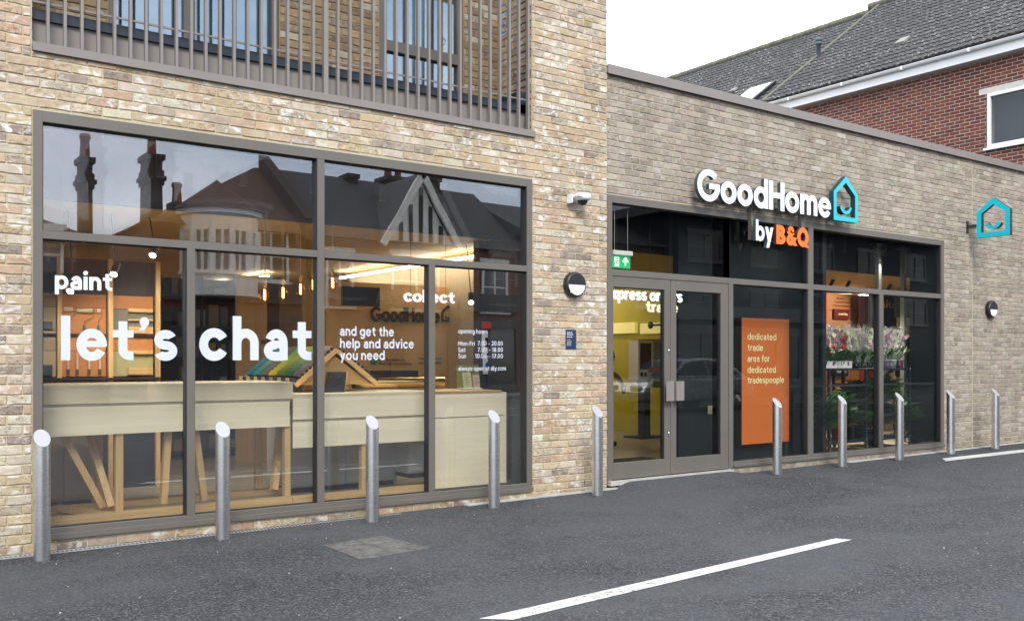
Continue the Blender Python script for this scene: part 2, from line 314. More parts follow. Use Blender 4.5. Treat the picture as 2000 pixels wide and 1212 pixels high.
# ---------------- lettering: geometric sans drawn with strokes ----------------
def glyph(ch, w):
    S = []
    def A(cx, cy, rx, ry, a0, a1, n=None):
        n = n or max(6, int(abs(a1-a0)/9)); ax, ay = rx-w/2, ry-w/2; o = []; i = []
        for k in range(n+1):
            t = R(a0+(a1-a0)*k/n); o.append((cx+(ax+w/2)*math.cos(t), cy+(ay+w/2)*math.sin(t))); i.append((cx+(ax-w/2)*math.cos(t), cy+(ay-w/2)*math.sin(t)))
        S.append((o, i))
    def V(x, y0, y1): S.append(([(x-w/2, y0), (x-w/2, y1)], [(x+w/2, y0), (x+w/2, y1)]))
    def Hz(x0, x1, y, k=.9): S.append(([(x0, y+w*k/2), (x1, y+w*k/2)], [(x0, y-w*k/2), (x1, y-w*k/2)]))
    def Dg(x0, y0, x1, y1, k=1.12): S.append(([(x0-w*k/2, y0), (x1-w*k/2, y1)], [(x0+w*k/2, y0), (x1+w*k/2, y1)]))
    def dot(x, y, r=None):
        r = r or w*.62; S.append(([(x+r*math.cos(R(a)), y+r*math.sin(R(a))) for a in range(0, 181, 15)], [(x+r*math.cos(R(-a)), y+r*math.sin(R(-a))) for a in range(0, 181, 15)]))
    asc = 1.42; h = w/2; rr = (1.04-w)/4
    def es(cx, rx, top, bot):
        ry = (top-bot-w)/4+h
        A(cx, top-ry, rx*.95, ry, 25, 270); A(cx, bot+ry, rx, ry, 90, -155)
    ad = None
    if ch == 'a': A(.42, .315, .42, .335, 80, 280); Hz(.40, .86-h, .65-w*.43, .86); Hz(.40, .86-h, -.02+h, .99); A(.45, .56, .41, .46, 158, 0); V(.86-h, 0, .57); ad = .86
    elif ch == 'b': A(.5, .5, .5, .52, 0, 360); V(h, 0, asc); ad = 1.0
    elif ch == 'c': A(.5, .5, .5, .52, 31, 329); ad = .94
    elif ch == 'd': A(.5, .5, .5, .52, 0, 360); V(1-h, 0, asc); ad = 1.0
    elif ch == 'e': A(.5, .5, .5, .52, -6, 331); Hz(w*.6, .985-w*.1, .525, .66); ad = 1.0
    elif ch == 'f': V(.36, 0, 1.1); A(.36-h+.36, 1.06, .36, .38, 180, 90); Hz(.0, .68, .96-h*.9, .85); ad = .68
    elif ch == 'g': A(.5, .5, .5, .52, 0, 360); V(1-h, .0, 1.0); A(.5, 0., .5, .43, 0, -148); ad = 1.0
    elif ch == 'h': V(h, 0, asc); A(.45, .55, .45, .47, 180, 0); V(.9-h, 0, .56); ad = .9
    elif ch == 'i': V(h, 0, 1); dot(h, 1.28); ad = w
    elif ch == 'k': V(h, 0, asc); Dg(w*.9, .42, .72, 1.0, 1.3); Dg(.42, .6, .78, 0, 1.3); ad = .9
    elif ch == 'l': V(h, 0, asc); ad = w
    elif ch == 'm':
        V(h, 0, 1)
        for k in (0, 1): A(.40+k*(.8-w), .57, .40, .45, 180, 0); V(.8-h+k*(.8-w), 0, .58)
        ad = 1.6-w
    elif ch == 'n': V(h, 0, 1); A(.45, .55, .45, .47, 180, 0); V(.9-h, 0, .56); ad = .9
    elif ch == 'o': A(.5, .5, .52, .52, 0, 360); ad = 1.02
    elif ch == 'p': A(.5, .5, .5, .52, 0, 360); V(h, -.42, 1); ad = 1.0
    elif ch == 'r': V(h, 0, 1); A(.52, .54, .52, .48, 180, 88); ad = .56
    elif ch == 's': es(.4, .42, 1.02, -.02); ad = .82
    elif ch == 't': V(.34, .26, 1.28); Hz(0, .70, .99-w*.42, .84); A(.34-h+.42, .34, .42, .34, 180, 270); Hz(.34-h+.40, .70, w*.48, .96); ad = .70
    elif ch == 'u': V(h, .44, 1); A(.45, .45, .45, .47, 180, 360); V(.9-h, 0, 1); ad = .9
    elif ch == 'v': Dg(w*.56, 1, .47, 0); Dg(.94-w*.56, 1, .47, 0); ad = .94
    elif ch == 'w': Dg(w*.5, 1, .4, 0, 1); Dg(.72, 1, .4, 0, 1); Dg(.72, 1, 1.04, 0, 1); Dg(1.44-w*.5, 1, 1.04, 0, 1); ad = 1.44
    elif ch == 'x': Dg(w*.6, 1, .88-w*.6, 0, 1.2); Dg(.88-w*.6, 1, w*.6, 0, 1.2); ad = .88
    elif ch == 'y': Dg(w*.56, 1, .49, .0); Dg(.96-w*.56, 1, .30, -.42, 1.12); ad = .96
    elif ch == "'": dot(w*.6, 1.27, w*.56); Dg(w*.78, 1.22, w*.30, .98, .62); ad = w*1.1
    elif ch == '.': dot(h, w*.5); ad = w
    elif ch == '-': Hz(0, .42, .5, .8); ad = .42
    elif ch == '–': Hz(0, .62, .5, .8); ad = .62
    elif ch == 'G': A(.72, .69, .72, .73, 42, 352, 40); Hz(.74, 1.42, .66, .86); ad = 1.42
    elif ch == 'H': V(h, 0, 1.4); V(1.1-h, 0, 1.4); Hz(h, 1.1-h, .72, .95); ad = 1.1
    elif ch == 'B': V(h, 0, 1.4); A(.45, 1.4-.39, .5, .39, 90, -90); A(.48, .41, .55, .41, 90, -90); [Hz(h, .5, y, .98) for y in (1.4-h, .72, h)]; ad = 1.03
    elif ch == '&': A(.52, 1.08, .34, .34, -25, 205); A(.46, .38, .46, .40, 115, 330); Dg(.26, .98, 1.02, 0, 1.25); Dg(.36, .62, .74, .90, 1.2); Dg(.72, .14, .98, .62, 1.1); ad = 1.12
    elif ch == 'Q': A(.66, .7, .66, .73, 0, 360); Dg(.74, .42, 1.22, -.05, 1.2); ad = 1.34
    elif ch == 'M': V(h, 0, 1.38); V(1.3-h, 0, 1.38); Dg(w*.55, 1.38, .65, .3, 1); Dg(1.3-w*.55, 1.38, .65, .3, 1); ad = 1.3
    elif ch == 'F': V(h, 0, 1.38); Hz(h, .86, 1.38-h*.9); Hz(h, .78, .72); ad = .86
    elif ch == 'S': es(.5, .52, 1.40, -.02); ad = 1.0
    elif ch == 'P': V(h, 0, 1.38); A(.48, .96, .46, .42, 90, -90); Hz(h, .5, 1.38-h, .98); Hz(h, .5, .54+h, .98); ad = .94
    elif ch == 'I': V(h, 0, 1.38); ad = w
    elif ch == 'Z': Hz(0, .95, 1.38-h); Hz(0, .95, h); Dg(.82, 1.3, .14, .1, 1.2); ad = .95
    elif ch == 'A': Dg(w*.5, 0, .6, 1.38); Dg(1.2-w*.5, 0, .6, 1.38); Hz(.28, .92, .45, .8); ad = 1.2
    elif ch == 'E': V(h, 0, 1.38); [Hz(h, .85, y) for y in (1.38-h*.9, .7, h*.9)]; ad = .85
    elif ch == 'C': A(.7, .69, .7, .72, 42, 318); ad = 1.3
    elif ch == 'W': Dg(w*.5, 1.38, .45, 0, 1); Dg(.85, 1.38, .45, 0, 1); Dg(.85, 1.38, 1.25, 0, 1); Dg(1.7-w*.5, 1.38, 1.25, 0, 1); ad = 1.7
    elif ch == '0': A(.47, .69, .47, .71, 0, 360); ad = .94
    elif ch == '1': V(.38, 0, 1.38); Dg(.34, 1.36, .1, 1.12, 1.2); ad = .54
    elif ch == '2': A(.44, .96, .44, .44, 165, -38); Dg(.70, .72, .16, .1, 1.25); Hz(0, .86, h*.9); ad = .86
    elif ch == '7': Hz(0, .85, 1.38-h*.9); Dg(.74, 1.3, .28, 0, 1.15); ad = .85
    elif ch == '8': A(.45, 1.02, .40, .38, 0, 360); A(.45, .37, .45, .39, 0, 360); ad = .9
    elif ch == ' ': ad = .30
    else: Hz(0, .5, .5); ad = .5
    return S, ad
def text_width(s, w, gap=.17):
    x = 0
    for ch in s: x += glyph(ch, w)[1]+gap
    return x-gap
def letters(s, w, sx, sz, org, fm, th, gap=.17, each=None, side=None):
    """fm(a, b, t): a along the text, b up, t towards the reader"""
    mb = MB(); x = 0; k = 0; out = []
    for ch in s:
        S, ad = glyph(ch, w)
        tgt = MB() if each else mb
        for o, i in S:
            k = k % 6+1; e = .0004*k
            poly = [((x+a)*sx, b*sz) for a, b in o]+[((x+a)*sx, b*sz) for a, b in i[::-1]]
            n = len(o)
            q = [fm(org[0]+a, org[1]+b, th+e) for a, b in poly]; r = [fm(org[0]+a, org[1]+b, 0) for a, b in poly]
            vs = q+r; m = len(poly)
            fs = [(j, j+1, m-2-j, m-1-j) for j in range(n-1)]
            tgt.mesh(vs, fs)
            tgt.mesh(vs, [(j, (j+1) % m, m+(j+1) % m, m+j) for j in range(m)]+[tuple(m+q2 for q2 in f) for f in fs], None, 1 if side else 0)
        if each and S: out.append((ch, tgt))
        x += ad+gap
    return out if each else mb
def facade_text(s, xl, xr, ybase, xh, Y, parent, mat, w=.27, gap=.17, label=None, th=.0015, name='lettering', ymeas=None):
    """fit a line of text between two verticals of the facade plane at depth Y"""
    X0, Z0 = P(xl, ybase, Y); X1 = PX(xr, Y); sz = P(xl, ybase-xh, Y)[1]-Z0; sx = (X1-X0)/text_width(s, w, gap)
    mb = letters(s, w, sx, sz, (X0, Z0), lambda a, b, t: (a, Y-t, b), th, gap)
    return mb.build(name, mat, parent, label)

# ---------------- bricks ----------------
def subtract(rects, hole):
    a0, a1, b0, b1 = hole; out = []
    for (x0, x1, z0, z1) in rects:
        if x1 <= a0 or x0 >= a1 or z1 <= b0 or z0 >= b1: out.append((x0, x1, z0, z1)); continue
        if x0 < a0: out.append((x0, a0, z0, z1))
        if x1 > a1: out.append((a1, x1, z0, z1))
        m0, m1 = max(x0, a0), min(x1, a1)
        if z0 < b0: out.append((m0, m1, z0, b0))
        if z1 > b1: out.append((m0, m1, b1, z1))
    return out
def pal(choices):
    r = random.random(); s = 0
    for wgt, c in choices:
        s += wgt
        if r <= s: break
    k = random.uniform(.90, 1.08); return tuple(min(1, q*k*random.uniform(.97, 1.03)) for q in c)
PAL_A = [(.40, (.57, .455, .305)), (.18, (.575, .43, .30)), (.22, (.63, .56, .44)), (.14, (.50, .41, .32)), (.06, (.37, .30, .25))]
PAL_B = [(.38, (.415, .365, .30)), (.30, (.455, .405, .335)), (.20, (.375, .33, .275)), (.12, (.49, .445, .38))]
PAL_C = [(.4, (.40, .29, .165)), (.3, (.33, .24, .14)), (.2, (.28, .20, .13)), (.1, (.52, .45, .34))]  # recess wall: weathered brown, with the recess shade put into the colour
PAL_R = [(.5, (.21, .070, .048)), (.3, (.18, .060, .045)), (.2, (.145, .052, .044))]
def bricks(mb, u0, u1, z0, z1, holes, f, palette, depth=.007, L=.225, Hc=.075, j=.0105, rough=.0032, phase=0., zb=0.0):
    """f(u, out, z) -> point; bricks stand 'depth' proud of the mortar"""
    r0 = int(math.floor((z0-zb)/Hc)); r1 = int(math.ceil((z1-zb)/Hc))
    for r in range(r0, r1):
        a = zb+r*Hc; b = a+Hc
        off = phase+(L/2 if r % 2 else 0)+random.uniform(-.006, .006)
        k0 = int(math.floor((u0-off)/L)); k1 = int(math.ceil((u1-off)/L))
        for k in range(k0, k1):
            x0 = off+k*L; x1 = x0+L
            rc = [(max(x0, u0-j/2), min(x1, u1+j/2), max(a, z0-j/2), min(b, z1+j/2))]
            for h in holes: rc = subtract(rc, (h[0]-j*.5+.0001, h[1]+j*.5-.0001, h[2]-j*.5, h[3]+j*.5))
            for (p0, p1, q0, q1) in rc:
                p0 += j/2; p1 -= j/2; q0 += j/2; q1 -= j/2
                if p1-p0 < .015 or q1-q0 < .012: continue
                col = (*pal(palette), random.random()); J = lambda: random.uniform(-rough, rough)
                dd = depth+random.uniform(-.002, .003)
                n = 3 if p1-p0 > .12 else 1
                bx = [p0+(p1-p0)*i/n for i in range(n+1)]
                bot = [(x, q0+J()) for x in bx]; top = [(x, q1+J()) for x in bx]
                bot[0] = (p0+J(), bot[0][1]); top[0] = (p0+J(), top[0][1]); bot[-1] = (p1+J(), bot[-1][1]); top[-1] = (p1+J(), top[-1][1])
                ins = .004; loop = bot+top[::-1]; cx, cz = (p0+p1)/2, (q0+q1)/2
                front = [f(x-math.copysign(ins, x-cx) if (i in (0, n, n+1, 2*n+1)) else x, dd+J()*.4, z-math.copysign(ins, z-cz)) for i, (x, z) in enumerate(loop)]
                mid = [f(x, dd-.004, z) for x, z in loop]; back = [f(x, -.004, z) for x, z in loop]; m = len(loop)
                fs = [(i, i+1, m-2-i, m-1-i) for i in range(n)]
                fs += [(i, (i+1) % m, m+(i+1) % m, m+i) for i in range(m)]+[(m+i, m+(i+1) % m, 2*m+(i+1) % m, 2*m+i) for i in range(m)]
                mb.mesh(front+mid+back, fs, col, 0)
def backing(mb, u0, u1, z0, z1, holes, f, th=.28, mi=1):
    us = sorted({u0, u1, *[q for h in holes for q in h[:2] if u0 < q < u1]}); zs = sorted({z0, z1, *[q for h in holes for q in h[2:] if z0 < q < z1]})
    for i in range(len(us)-1):
        for k in range(len(zs)-1):
            cu, cz = (us[i]+us[i+1])/2, (zs[k]+zs[k+1])/2
            if any(h[0] < cu < h[1] and h[2] < cz < h[3] for h in holes): continue
            for o in (0, -th): mb.face([f(us[i], o, zs[k]), f(us[i+1], o, zs[k]), f(us[i+1], o, zs[k+1]), f(us[i], o, zs[k+1])], None, mi)
    for h in holes:
        a0, a1, b0, b1 = max(h[0], u0), min(h[1], u1), max(h[2], z0), min(h[3], z1)
        for p, q in (((a0, b0), (a1, b0)), ((a1, b0), (a1, b1)), ((a1, b1), (a0, b1)), ((a0, b1), (a0, b0))):
            mb.face([f(p[0], 0, p[1]), f(q[0], 0, q[1]), f(q[0], -th, q[1]), f(p[0], -th, p[1])], None, mi)
    for p, q in (((u0, z1), (u1, z1)), ((u0, z0), (u0, z1)), ((u1, z0), (u1, z1))):
        mb.face([f(p[0], 0, p[1]), f(q[0], 0, q[1]), f(q[0], -th, q[1]), f(p[0], -th, p[1])], None, mi)
brA = brick_mat('buff_brick', 1.25, .5); brB = brick_mat('grey_brown_brick', .32, .45, .5); brC = brick_mat('shaded_recess_brick', .35, .5); brR = brick_mat('red_brick', .0, .1)
moA = mortar_mat('buff_mortar', (.50, .43, .29)); moB = mortar_mat('grey_mortar', (.46, .41, .30)); moR = mortar_mat('pale_mortar', (.40, .34, .28)); moC = mortar_mat('shaded_recess_mortar', (.30, .24, .14))
# ================= GROUND =================
def asphalt():
    m, t, b = M('asphalt'); v = pos(t)
    fine = noise(t, v, 42, 3, .8); med = noise(t, v, 9, 5, .65); big = noise(t, pos(t, (.6, 1, 1)), .7, 5, .6, .6)
    st = t.nodes.new('ShaderNodeTexVoronoi'); st.inputs['Scale'].default_value = 85; t.links.new(v, st.inputs['Vector'])
    chip = ramp(t, st.outputs['Color'], [(.0, (.012, .013, .015)), (.5, (.045, .047, .052)), (.72, (.13, .132, .138)), (1, (.36, .36, .36))])
    c = mix(t, .55, ramp(t, fine, [(.36, (.012, .013, .015)), (.5, (.052, .054, .060)), (.62, (.20, .202, .208))]), chip)
    c = mix(t, ramp(t, med, [(.35, (0, 0, 0)), (.75, (.6, .6, .6))]), c, (.038, .040, .046))
    c = mix(t, ramp(t, big, [(.42, (0, 0, 0)), (.60, (.60, .60, .60))]), c, (.105, .108, .114))
    stain = ramp(t, noise(t, pos(t, (1, 1, 1)), 1.9, 4, .7, .8), [(.62, (0, 0, 0)), (.72, (.5, .5, .5))])
    c = mix(t, stain, c, (.022, .022, .024))
    c = mix(t, 1.0, c, (.80, .815, .82), 'MULTIPLY')
    t.links.new(c, b.inputs['Base Color']); b.inputs['Roughness'].default_value = .9; b.inputs['Specular IOR Level'].default_value = .25
    bump(t, b, math_(t, 'ADD', fine, st.outputs['Distance']), .8, .008); return m
asph = asphalt()
g = MB(); xs = [-60, -20, -4, 1.3, 4, 8, 12, 16, 21.3, 30, 60, 120]; ys = [-120, -60, -24, -12, -8, -4, -2, -.5, -.02, .3]
for i in range(len(xs)-1):
    for k in range(len(ys)-1): g.face([(xs[i], ys[k], gz(xs[i])), (xs[i+1], ys[k], gz(xs[i+1])), (xs[i+1], ys[k+1], gz(xs[i+1])), (xs[i], ys[k+1], gz(xs[i]))])
g.box(-60, 120, .3, 120, -.2, -.03)
structure('ground', g, asph, 'dark grey tarmac forecourt in front of the shop', 'ground')
def paint_mat():
    m, t, b = M('road_paint'); v = pos(t); n = noise(t, v, 38, 4, .75); n2 = noise(t, v, 3.5, 4)
    w_ = ramp(t, math_(t, 'ADD', math_(t, 'MULTIPLY', n, .75), math_(t, 'MULTIPLY', n2, .25)), [(.385, (.09, .09, .095)), (.425, (.42, .42, .41)), (.56, (.56, .56, .54))])
    t.links.new(w_, b.inputs['Base Color']); b.inputs['Roughness'].default_value = .7; bump(t, b, n, .4, .004); return m
road_white = paint_mat()
def strip(pts, label):
    mb = MB(); n = 24; a0, b0, a1, b1 = pts                         # left edge a0->b0, right edge a1->b1
    for k in range(n):
        t0, t1 = k/n, (k+1)/n; L = lambda p, q, t: (p[0]+(q[0]-p[0])*t, p[1]+(q[1]-p[1])*t)
        q = [L(a0, b0, t0), L(a0, b0, t1), L(a1, b1, t1), L(a1, b1, t0)]
        mb.face([(x, y, gz(x)+.004) for x, y in q])
    return structure('road_marking', mb, road_white, label, 'road marking')
G = lambda x, y, z=.03: PG(x, y, z)
strip((G(935, 1211, 0), G(1632, 1052, .02), G(1003, 1213, 0), G(1664, 1055, .02)), 'long white painted line crossing the near forecourt diagonally')
strip((G(1840, 894, .06), G(2060, 869, .08), G(1848, 899, .06), G(2060, 874, .08)), 'far white painted line at the right edge beyond the bollards')
for i, (y, x0, x1) in enumerate([(-5.6, -3, 2.0), (-11.5, -10, 30), (-14.0, -10, 2), (-14, 4, 11), (-14, 14, 30), (-18.6, -10, 34)]):
    if i: strip(((x0, y), (x1, y), (x0, y-.1), (x1, y-.1)), 'white painted line on the road across from the shop')
# grit
b = MB(); rg = random.Random(4)
for k in range(240):
    gx, gy = rg.uniform(.5, 14), -rg.uniform(.12, 1)**1.6*4.5-.05; s_ = rg.uniform(.003, .008); g0 = gz(gx)+.001
    c_ = rg.choice([(.55, .53, .50), (.40, .38, .35), (.10, .09, .08), (.45, .36, .22)])
    b.mesh([(gx+s_*rg.uniform(.6, 1.2)*math.cos(a), gy+s_*rg.uniform(.6, 1.2)*math.sin(a), g0) for a in (0, 1.6, 3.1, 4.7)]+[(gx, gy, g0+s_)], [(0, 1, 4), (1, 2, 4), (2, 3, 4), (3, 0, 4)], (*c_, .5))
gr_ = b.build('grit', attr_m); tag(gr_, 'loose grit and pale stone chips scattered on the tarmac', 'grit', None, 'stuff')
# manhole
q = [G(635, 1064, .012), G(745, 1047, .012), G(836, 1070, .012), G(705, 1091, .012)]
def manhole_mat():
    m, t, b = M('manhole_cover'); v = pos(t)
    n = noise(t, v, 12, 5); t.links.new(ramp(t, n, [(.3, (.06, .055, .05)), (.5, (.115, .11, .104)), (.75, (.18, .175, .165))]), b.inputs['Base Color'])
    b.inputs['Roughness'].default_value = .8; bump(t, b, noise(t, v, 60, 3), .5, .004); return m
mh = thing('manhole_cover', 'grey rectangular metal access cover set in the tarmac', 'manhole cover', (q[0][0], q[0][1], 0))
mm = manhole_mat(); mb = MB(); qv = [Vector((a, b, gz(a))) for a, b in q]
def bil(s, t): return (qv[0]*(1-s)+qv[1]*s)*(1-t)+(qv[3]*(1-s)+qv[2]*s)*t
z0 = .0035
for i in range(4): mb.bar(tuple(qv[i]+Vector((0, 0, z0))), tuple(qv[(i+1) % 4]+Vector((0, 0, z0+.0002))), .020, .006)
mb.build('frame', mm, mh); mb = MB()
mb.face([tuple(bil(s, t)+Vector((0, 0, z0+.001))) for s, t in ((.02, .03), (.98, .03), (.98, .97), (.02, .97))])
for i in range(22):
    for k in range(13):
        c = bil(.06+.88*i/21, .08+.84*k/12); d = .011
        mb.box(c.x-d, c.x+d, c.y-d*.5, c.y+d*.5, c.z+z0+.001, c.z+z0+.0035)
mb.build('cover_plate', mm, mh)
# drain channel along wall
dr = plain('galvanised_grate', (.36, .36, .36), .5, .3, .15, 12); mb = MB(); xe = PX(905)
x = -1.5
for y in (-.025, -.105): mb.box(-1.5, xe, y-.006, y+.006, -.03, .008+.0)
while x < xe:
    mb.box(x, x+.014, -.099, -.031, -.03, .007+gz(x)*.5); x += .032
solo('drain_grating', mb, dr, 'narrow slotted metal drain channel along the foot of the buff brick wall', 'drain')
mb = MB(); sm = plain('kerb_concrete', (.40, .39, .37), .9, 0, .2, 6, .2)
xa = xe
while xa < 21.9:
    xb = min(xa+.9, 22)
    if not (7.02 < xa < 10.6): mb.box(xa, xb-.004, -.085, -.004, -.05, gz((xa+xb)/2)+.010)
    xa = xb
structure('edging_strip', mb, sm, 'pale concrete edging strip along the wall foot', 'edging')
# ramp up to the door
mb = MB(); X0, X1 = PX(1187), PX(1445); nx, ny = 24, 12
def rz(s, t):
    base = gz(X0+(X1-X0)*s); top = .088; k = (1-t)**1.3; e = min(1, min(s, 1-s)*9)
    return base-.010+(top+.01-base)*k*e+.006*min(1, e*(1-t)*6)
vs = [(X0+.02+(X1-X0+.5*(j/ny))*i/nx-(.05*j/ny), -.02-.75*j/ny-.12*math.sin(i*.5)*j/ny, rz(i/nx, j/ny)) for j in range(ny+1) for i in range(nx+1)]
fs = [(j*(nx+1)+i, j*(nx+1)+i+1, (j+1)*(nx+1)+i+1, (j+1)*(nx+1)+i) for j in range(ny) for i in range(nx)]
mb.mesh(vs, fs, None, 0, True); structure('tarmac_ramp', mb, asph, 'low tarmac ramp up to the shop door', 'ramp')

# ================= BUFF BRICK BUILDING =================
XA1 = PX(1185); WX0, WX1 = PX(64), PX(1038); WZ0, WZ1 = .092, 3.355
BX0, BX1 = PX(62), PX(1038); BZ0 = 3.80
A = thing('brick_building', 'taller buff brick building with a big shop window and barred balcony above', 'building', (XA1/2, 0, 0))
fA = lambda u, o, z: (u, -o, z)
hol = [(WX0, WX1, WZ0, WZ1), (BX0, BX1, BZ0, 7.2)]
mb = MB(); bricks(mb, -1.6, XA1, -.075, 7.2, hol, fA, PAL_A, phase=XA1-.225*40, zb=.0); backing(mb, -1.6, XA1, -.08, 7.2, hol, fA)
# return of the tower in the recess and the outer end
fRet = lambda u, o, z: (BX1-o, u, z)
bricks(mb, .01, .60, BZ0+.02, 7.2, [], fRet, PAL_A, phase=.1); backing(mb, 0.001, .62, BZ0, 7.2, [], fRet, .2)
fRetL = lambda u, o, z: (BX0+o, u, z)
bricks(mb, .01, .60, BZ0+.02, 7.2, [], fRetL, PAL_A, phase=.1); backing(mb, 0.001, .62, BZ0, 7.2, [], fRetL, .2)
fEnd = lambda u, o, z: (XA1+o, u, z)
bricks(mb, .01, 6, 4.6, 7.2, [], fEnd, PAL_A, phase=.1); backing(mb, 0.001, 6, -.08, 7.2, [], fEnd, .2)
mb.build('wall', [brA, moA], A)
RD = .60
UW = [(P(212, 100, RD)[0], P(545, 100, RD)[0]), (P(741, 100, RD)[0], P(905, 100, RD)[0])]
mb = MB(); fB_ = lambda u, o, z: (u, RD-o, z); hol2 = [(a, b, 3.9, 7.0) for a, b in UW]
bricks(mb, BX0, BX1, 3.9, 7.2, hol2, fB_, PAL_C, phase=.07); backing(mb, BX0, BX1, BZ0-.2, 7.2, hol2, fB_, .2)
mb.build('recessed_wall', [brC, moC], A, 'weathered brown brick wall, shade in its colour, at the back of the balcony recess')
mb = MB(); mb.box(BX0, BX1, .29, RD+.5, BZ0-.3, BZ0-.005); mb.build('balcony_floor', fascia_m, A)
mb = MB(); mb.box(BX0-.02, BX1+.02, .0, RD, 7.21, 7.4); mb.build('balcony_soffit', fascia_m, A)
mb = MB(); mb.box(BX0, BX1, .10, .13, BZ0+.0, 4.065); [mb.box(x, x+.004, .096, .10, BZ0+.07, 4.06) for x in (BX0+1.55, BX0+3.1)]
mb.build('balcony_fascia', fascia_m, A)
mb = MB(); mb.box(BX0, BX1, .07, .20, 4.066, 4.145); mb.box(BX1-.12, BX1-.012, .07, RD-.02, 4.066, 4.28); mb.build('balcony_upstand', navy_m, A)
BR = MB(); BR.box(BX0+.002, BX1-.002, -.028, .07, BZ0+.001, BZ0+.012); BR.box(BX0+.002, BX1+.03, -.034, -.026, BZ0-.004, BZ0+.062)
BR.box(BX0+.002, BX1-.002, .020, .032, 4.175, 4.192); BR.box(BX0+.002, BX1-.002, .020, .032, 5.55, 5.60)
br = BR.build('balcony_railing', balc_m, A, bevel=.002)
x = PX(93); k = 0; b0 = MB().box(-.0105, .0105, -.022, .018, BZ0+.066, 5.6)
while x < BX1-.03:
    wd = 2.0 if abs(x-PX(624)) < .06 else 1
    b = MB().box(x-.0105*wd, x+.0105*wd, -.022, .018, BZ0+.066+(-.02 if wd > 1 else 0), 5.6)
    b.build('baluster', balc_m, br); x += .1205
cb = MB(); cb.tube([P(985+8*math.sin(k*1.3), 8+k*8, .05)[:1]+(.05,)+P(985, 8+k*8, .05)[1:] for k in range(9)], .006, 6)
solo('blue_cord', cb, plain('blue_rope', (.05, .35, .75), .6), 'bright blue plastic cord hanging from the balcony bars by the buff brick corner', 'cord')
# upper windows
curtain = plain('pale_blind', (.42, .46, .48), .8, 0, .15, 3)
for n_, (a, b) in enumerate(UW):
    f = MB(); t = .06; y0, y1 = RD+.02, RD+.10
    f.box(a, a+t, y0, y1, 3.9, 6.9); f.box(b-t, b, y0, y1, 3.9, 6.9); f.box(a+t, b-t, y0, y1, 3.95, 4.02)
    if n_ == 0:
        m_ = PX(372, RD); f.box(m_-.05, m_+.05, y0, y1, 4.02, 6.9); f.box(m_-.004, m_+.004, y0-.004, y0, 4.02, 6.9)
        panes = [(a+t, m_-.05, 4.02, 6.9), (m_+.05, b-t, 4.02, 6.9)]
    else:
        zr = PZ(820, 100, RD); f.box(a+t, b-t, y0-.01, y1, zr-.06, zr+.05); panes = [(a+t, b-t, 4.02, zr-.06), (a+t, b-t, zr+.05, 6.9)]
    w = f.build('balcony_window', frame_m, A, bevel=.003)
    for p in panes: MB().box(p[0], p[1], y0+.04, y0+.05, p[2], p[3]).build('pane', glassB, w)
mb = MB(); mb.box(BX0-.2, BX1+.2, RD+1.6, RD+1.65, 3.7, 7.2); mb.box(BX0-.2, BX1+.2, RD+.11, RD+1.6, 3.6, 3.69); mb.box(BX0-.2, BX1+.2, RD+.11, RD+1.6, 7.2, 7.3)
mb.box(UW[1][0]-.2, UW[1][0]+.55, RD+.5, RD+.53, 3.7, 7); mb.build('upstairs_room', plain('room_paint', (.22, .25, .25), .8), A)
mb = MB(); mb.box(PX(800, .9), PX(840, .9), .95, 1.0, 3.9, 7); mb.build('curtain', curtain, A)
mb = MB(); mb.box(-1.6, XA1-.01, .62, 6, 7.4, 7.5); mb.build('roof', fascia_m, A)
# shop window A
def frame_grid(name, parent, X0, X1, Z0, Z1, jamb, head, sill, vbars, hbars, Y0=-.014, Y1=.085):
    f = MB(); f.box(X0, X0+jamb, Y0, Y1, Z0, Z1); f.box(X1-jamb, X1, Y0, Y1, Z0, Z1)
    f.box(X0+jamb, X1-jamb, Y0, Y1, Z1-head, Z1); f.box(X0+jamb, X1-jamb, Y0, Y1, Z0, Z0+sill)
    for (x, z0, z1, w) in vbars: f.box(x-w/2, x+w/2, Y0+.001, Y1, z0, z1)
    for (z, x0, x1, w) in hbars: f.box(x0, x1, Y0+.0015, Y1, z-w/2, z+w/2)
    return f.build(name, frame_m, parent, bevel=.0025)
mid = PX(626); s1 = PX(372.5); s2 = PX(843); TZ = 2.415
jm = .066
fr = frame_grid('shop_window', A, WX0, WX1, WZ0, WZ1, jm, .085, .085,
    [(mid, WZ0+.085, WZ1-.085, .068), (s1, WZ0+.085, TZ-.03, .066), (s2, WZ0+.085, TZ-.03, .068)],
    [(TZ, WX0+jm, mid-.034, .062), (TZ, mid+.034, WX1-jm, .062)])
fr['label'] = 'large taupe framed shop window of six panes reflecting the houses opposite'
sillb = MB(); sillb.box(WX0, WX1, -.034, -.016, WZ0-.001, WZ0+.042); sillb.build('sill', frame_m, fr, bevel=.002)
zl, zh = WZ0+.085, WZ1-.085
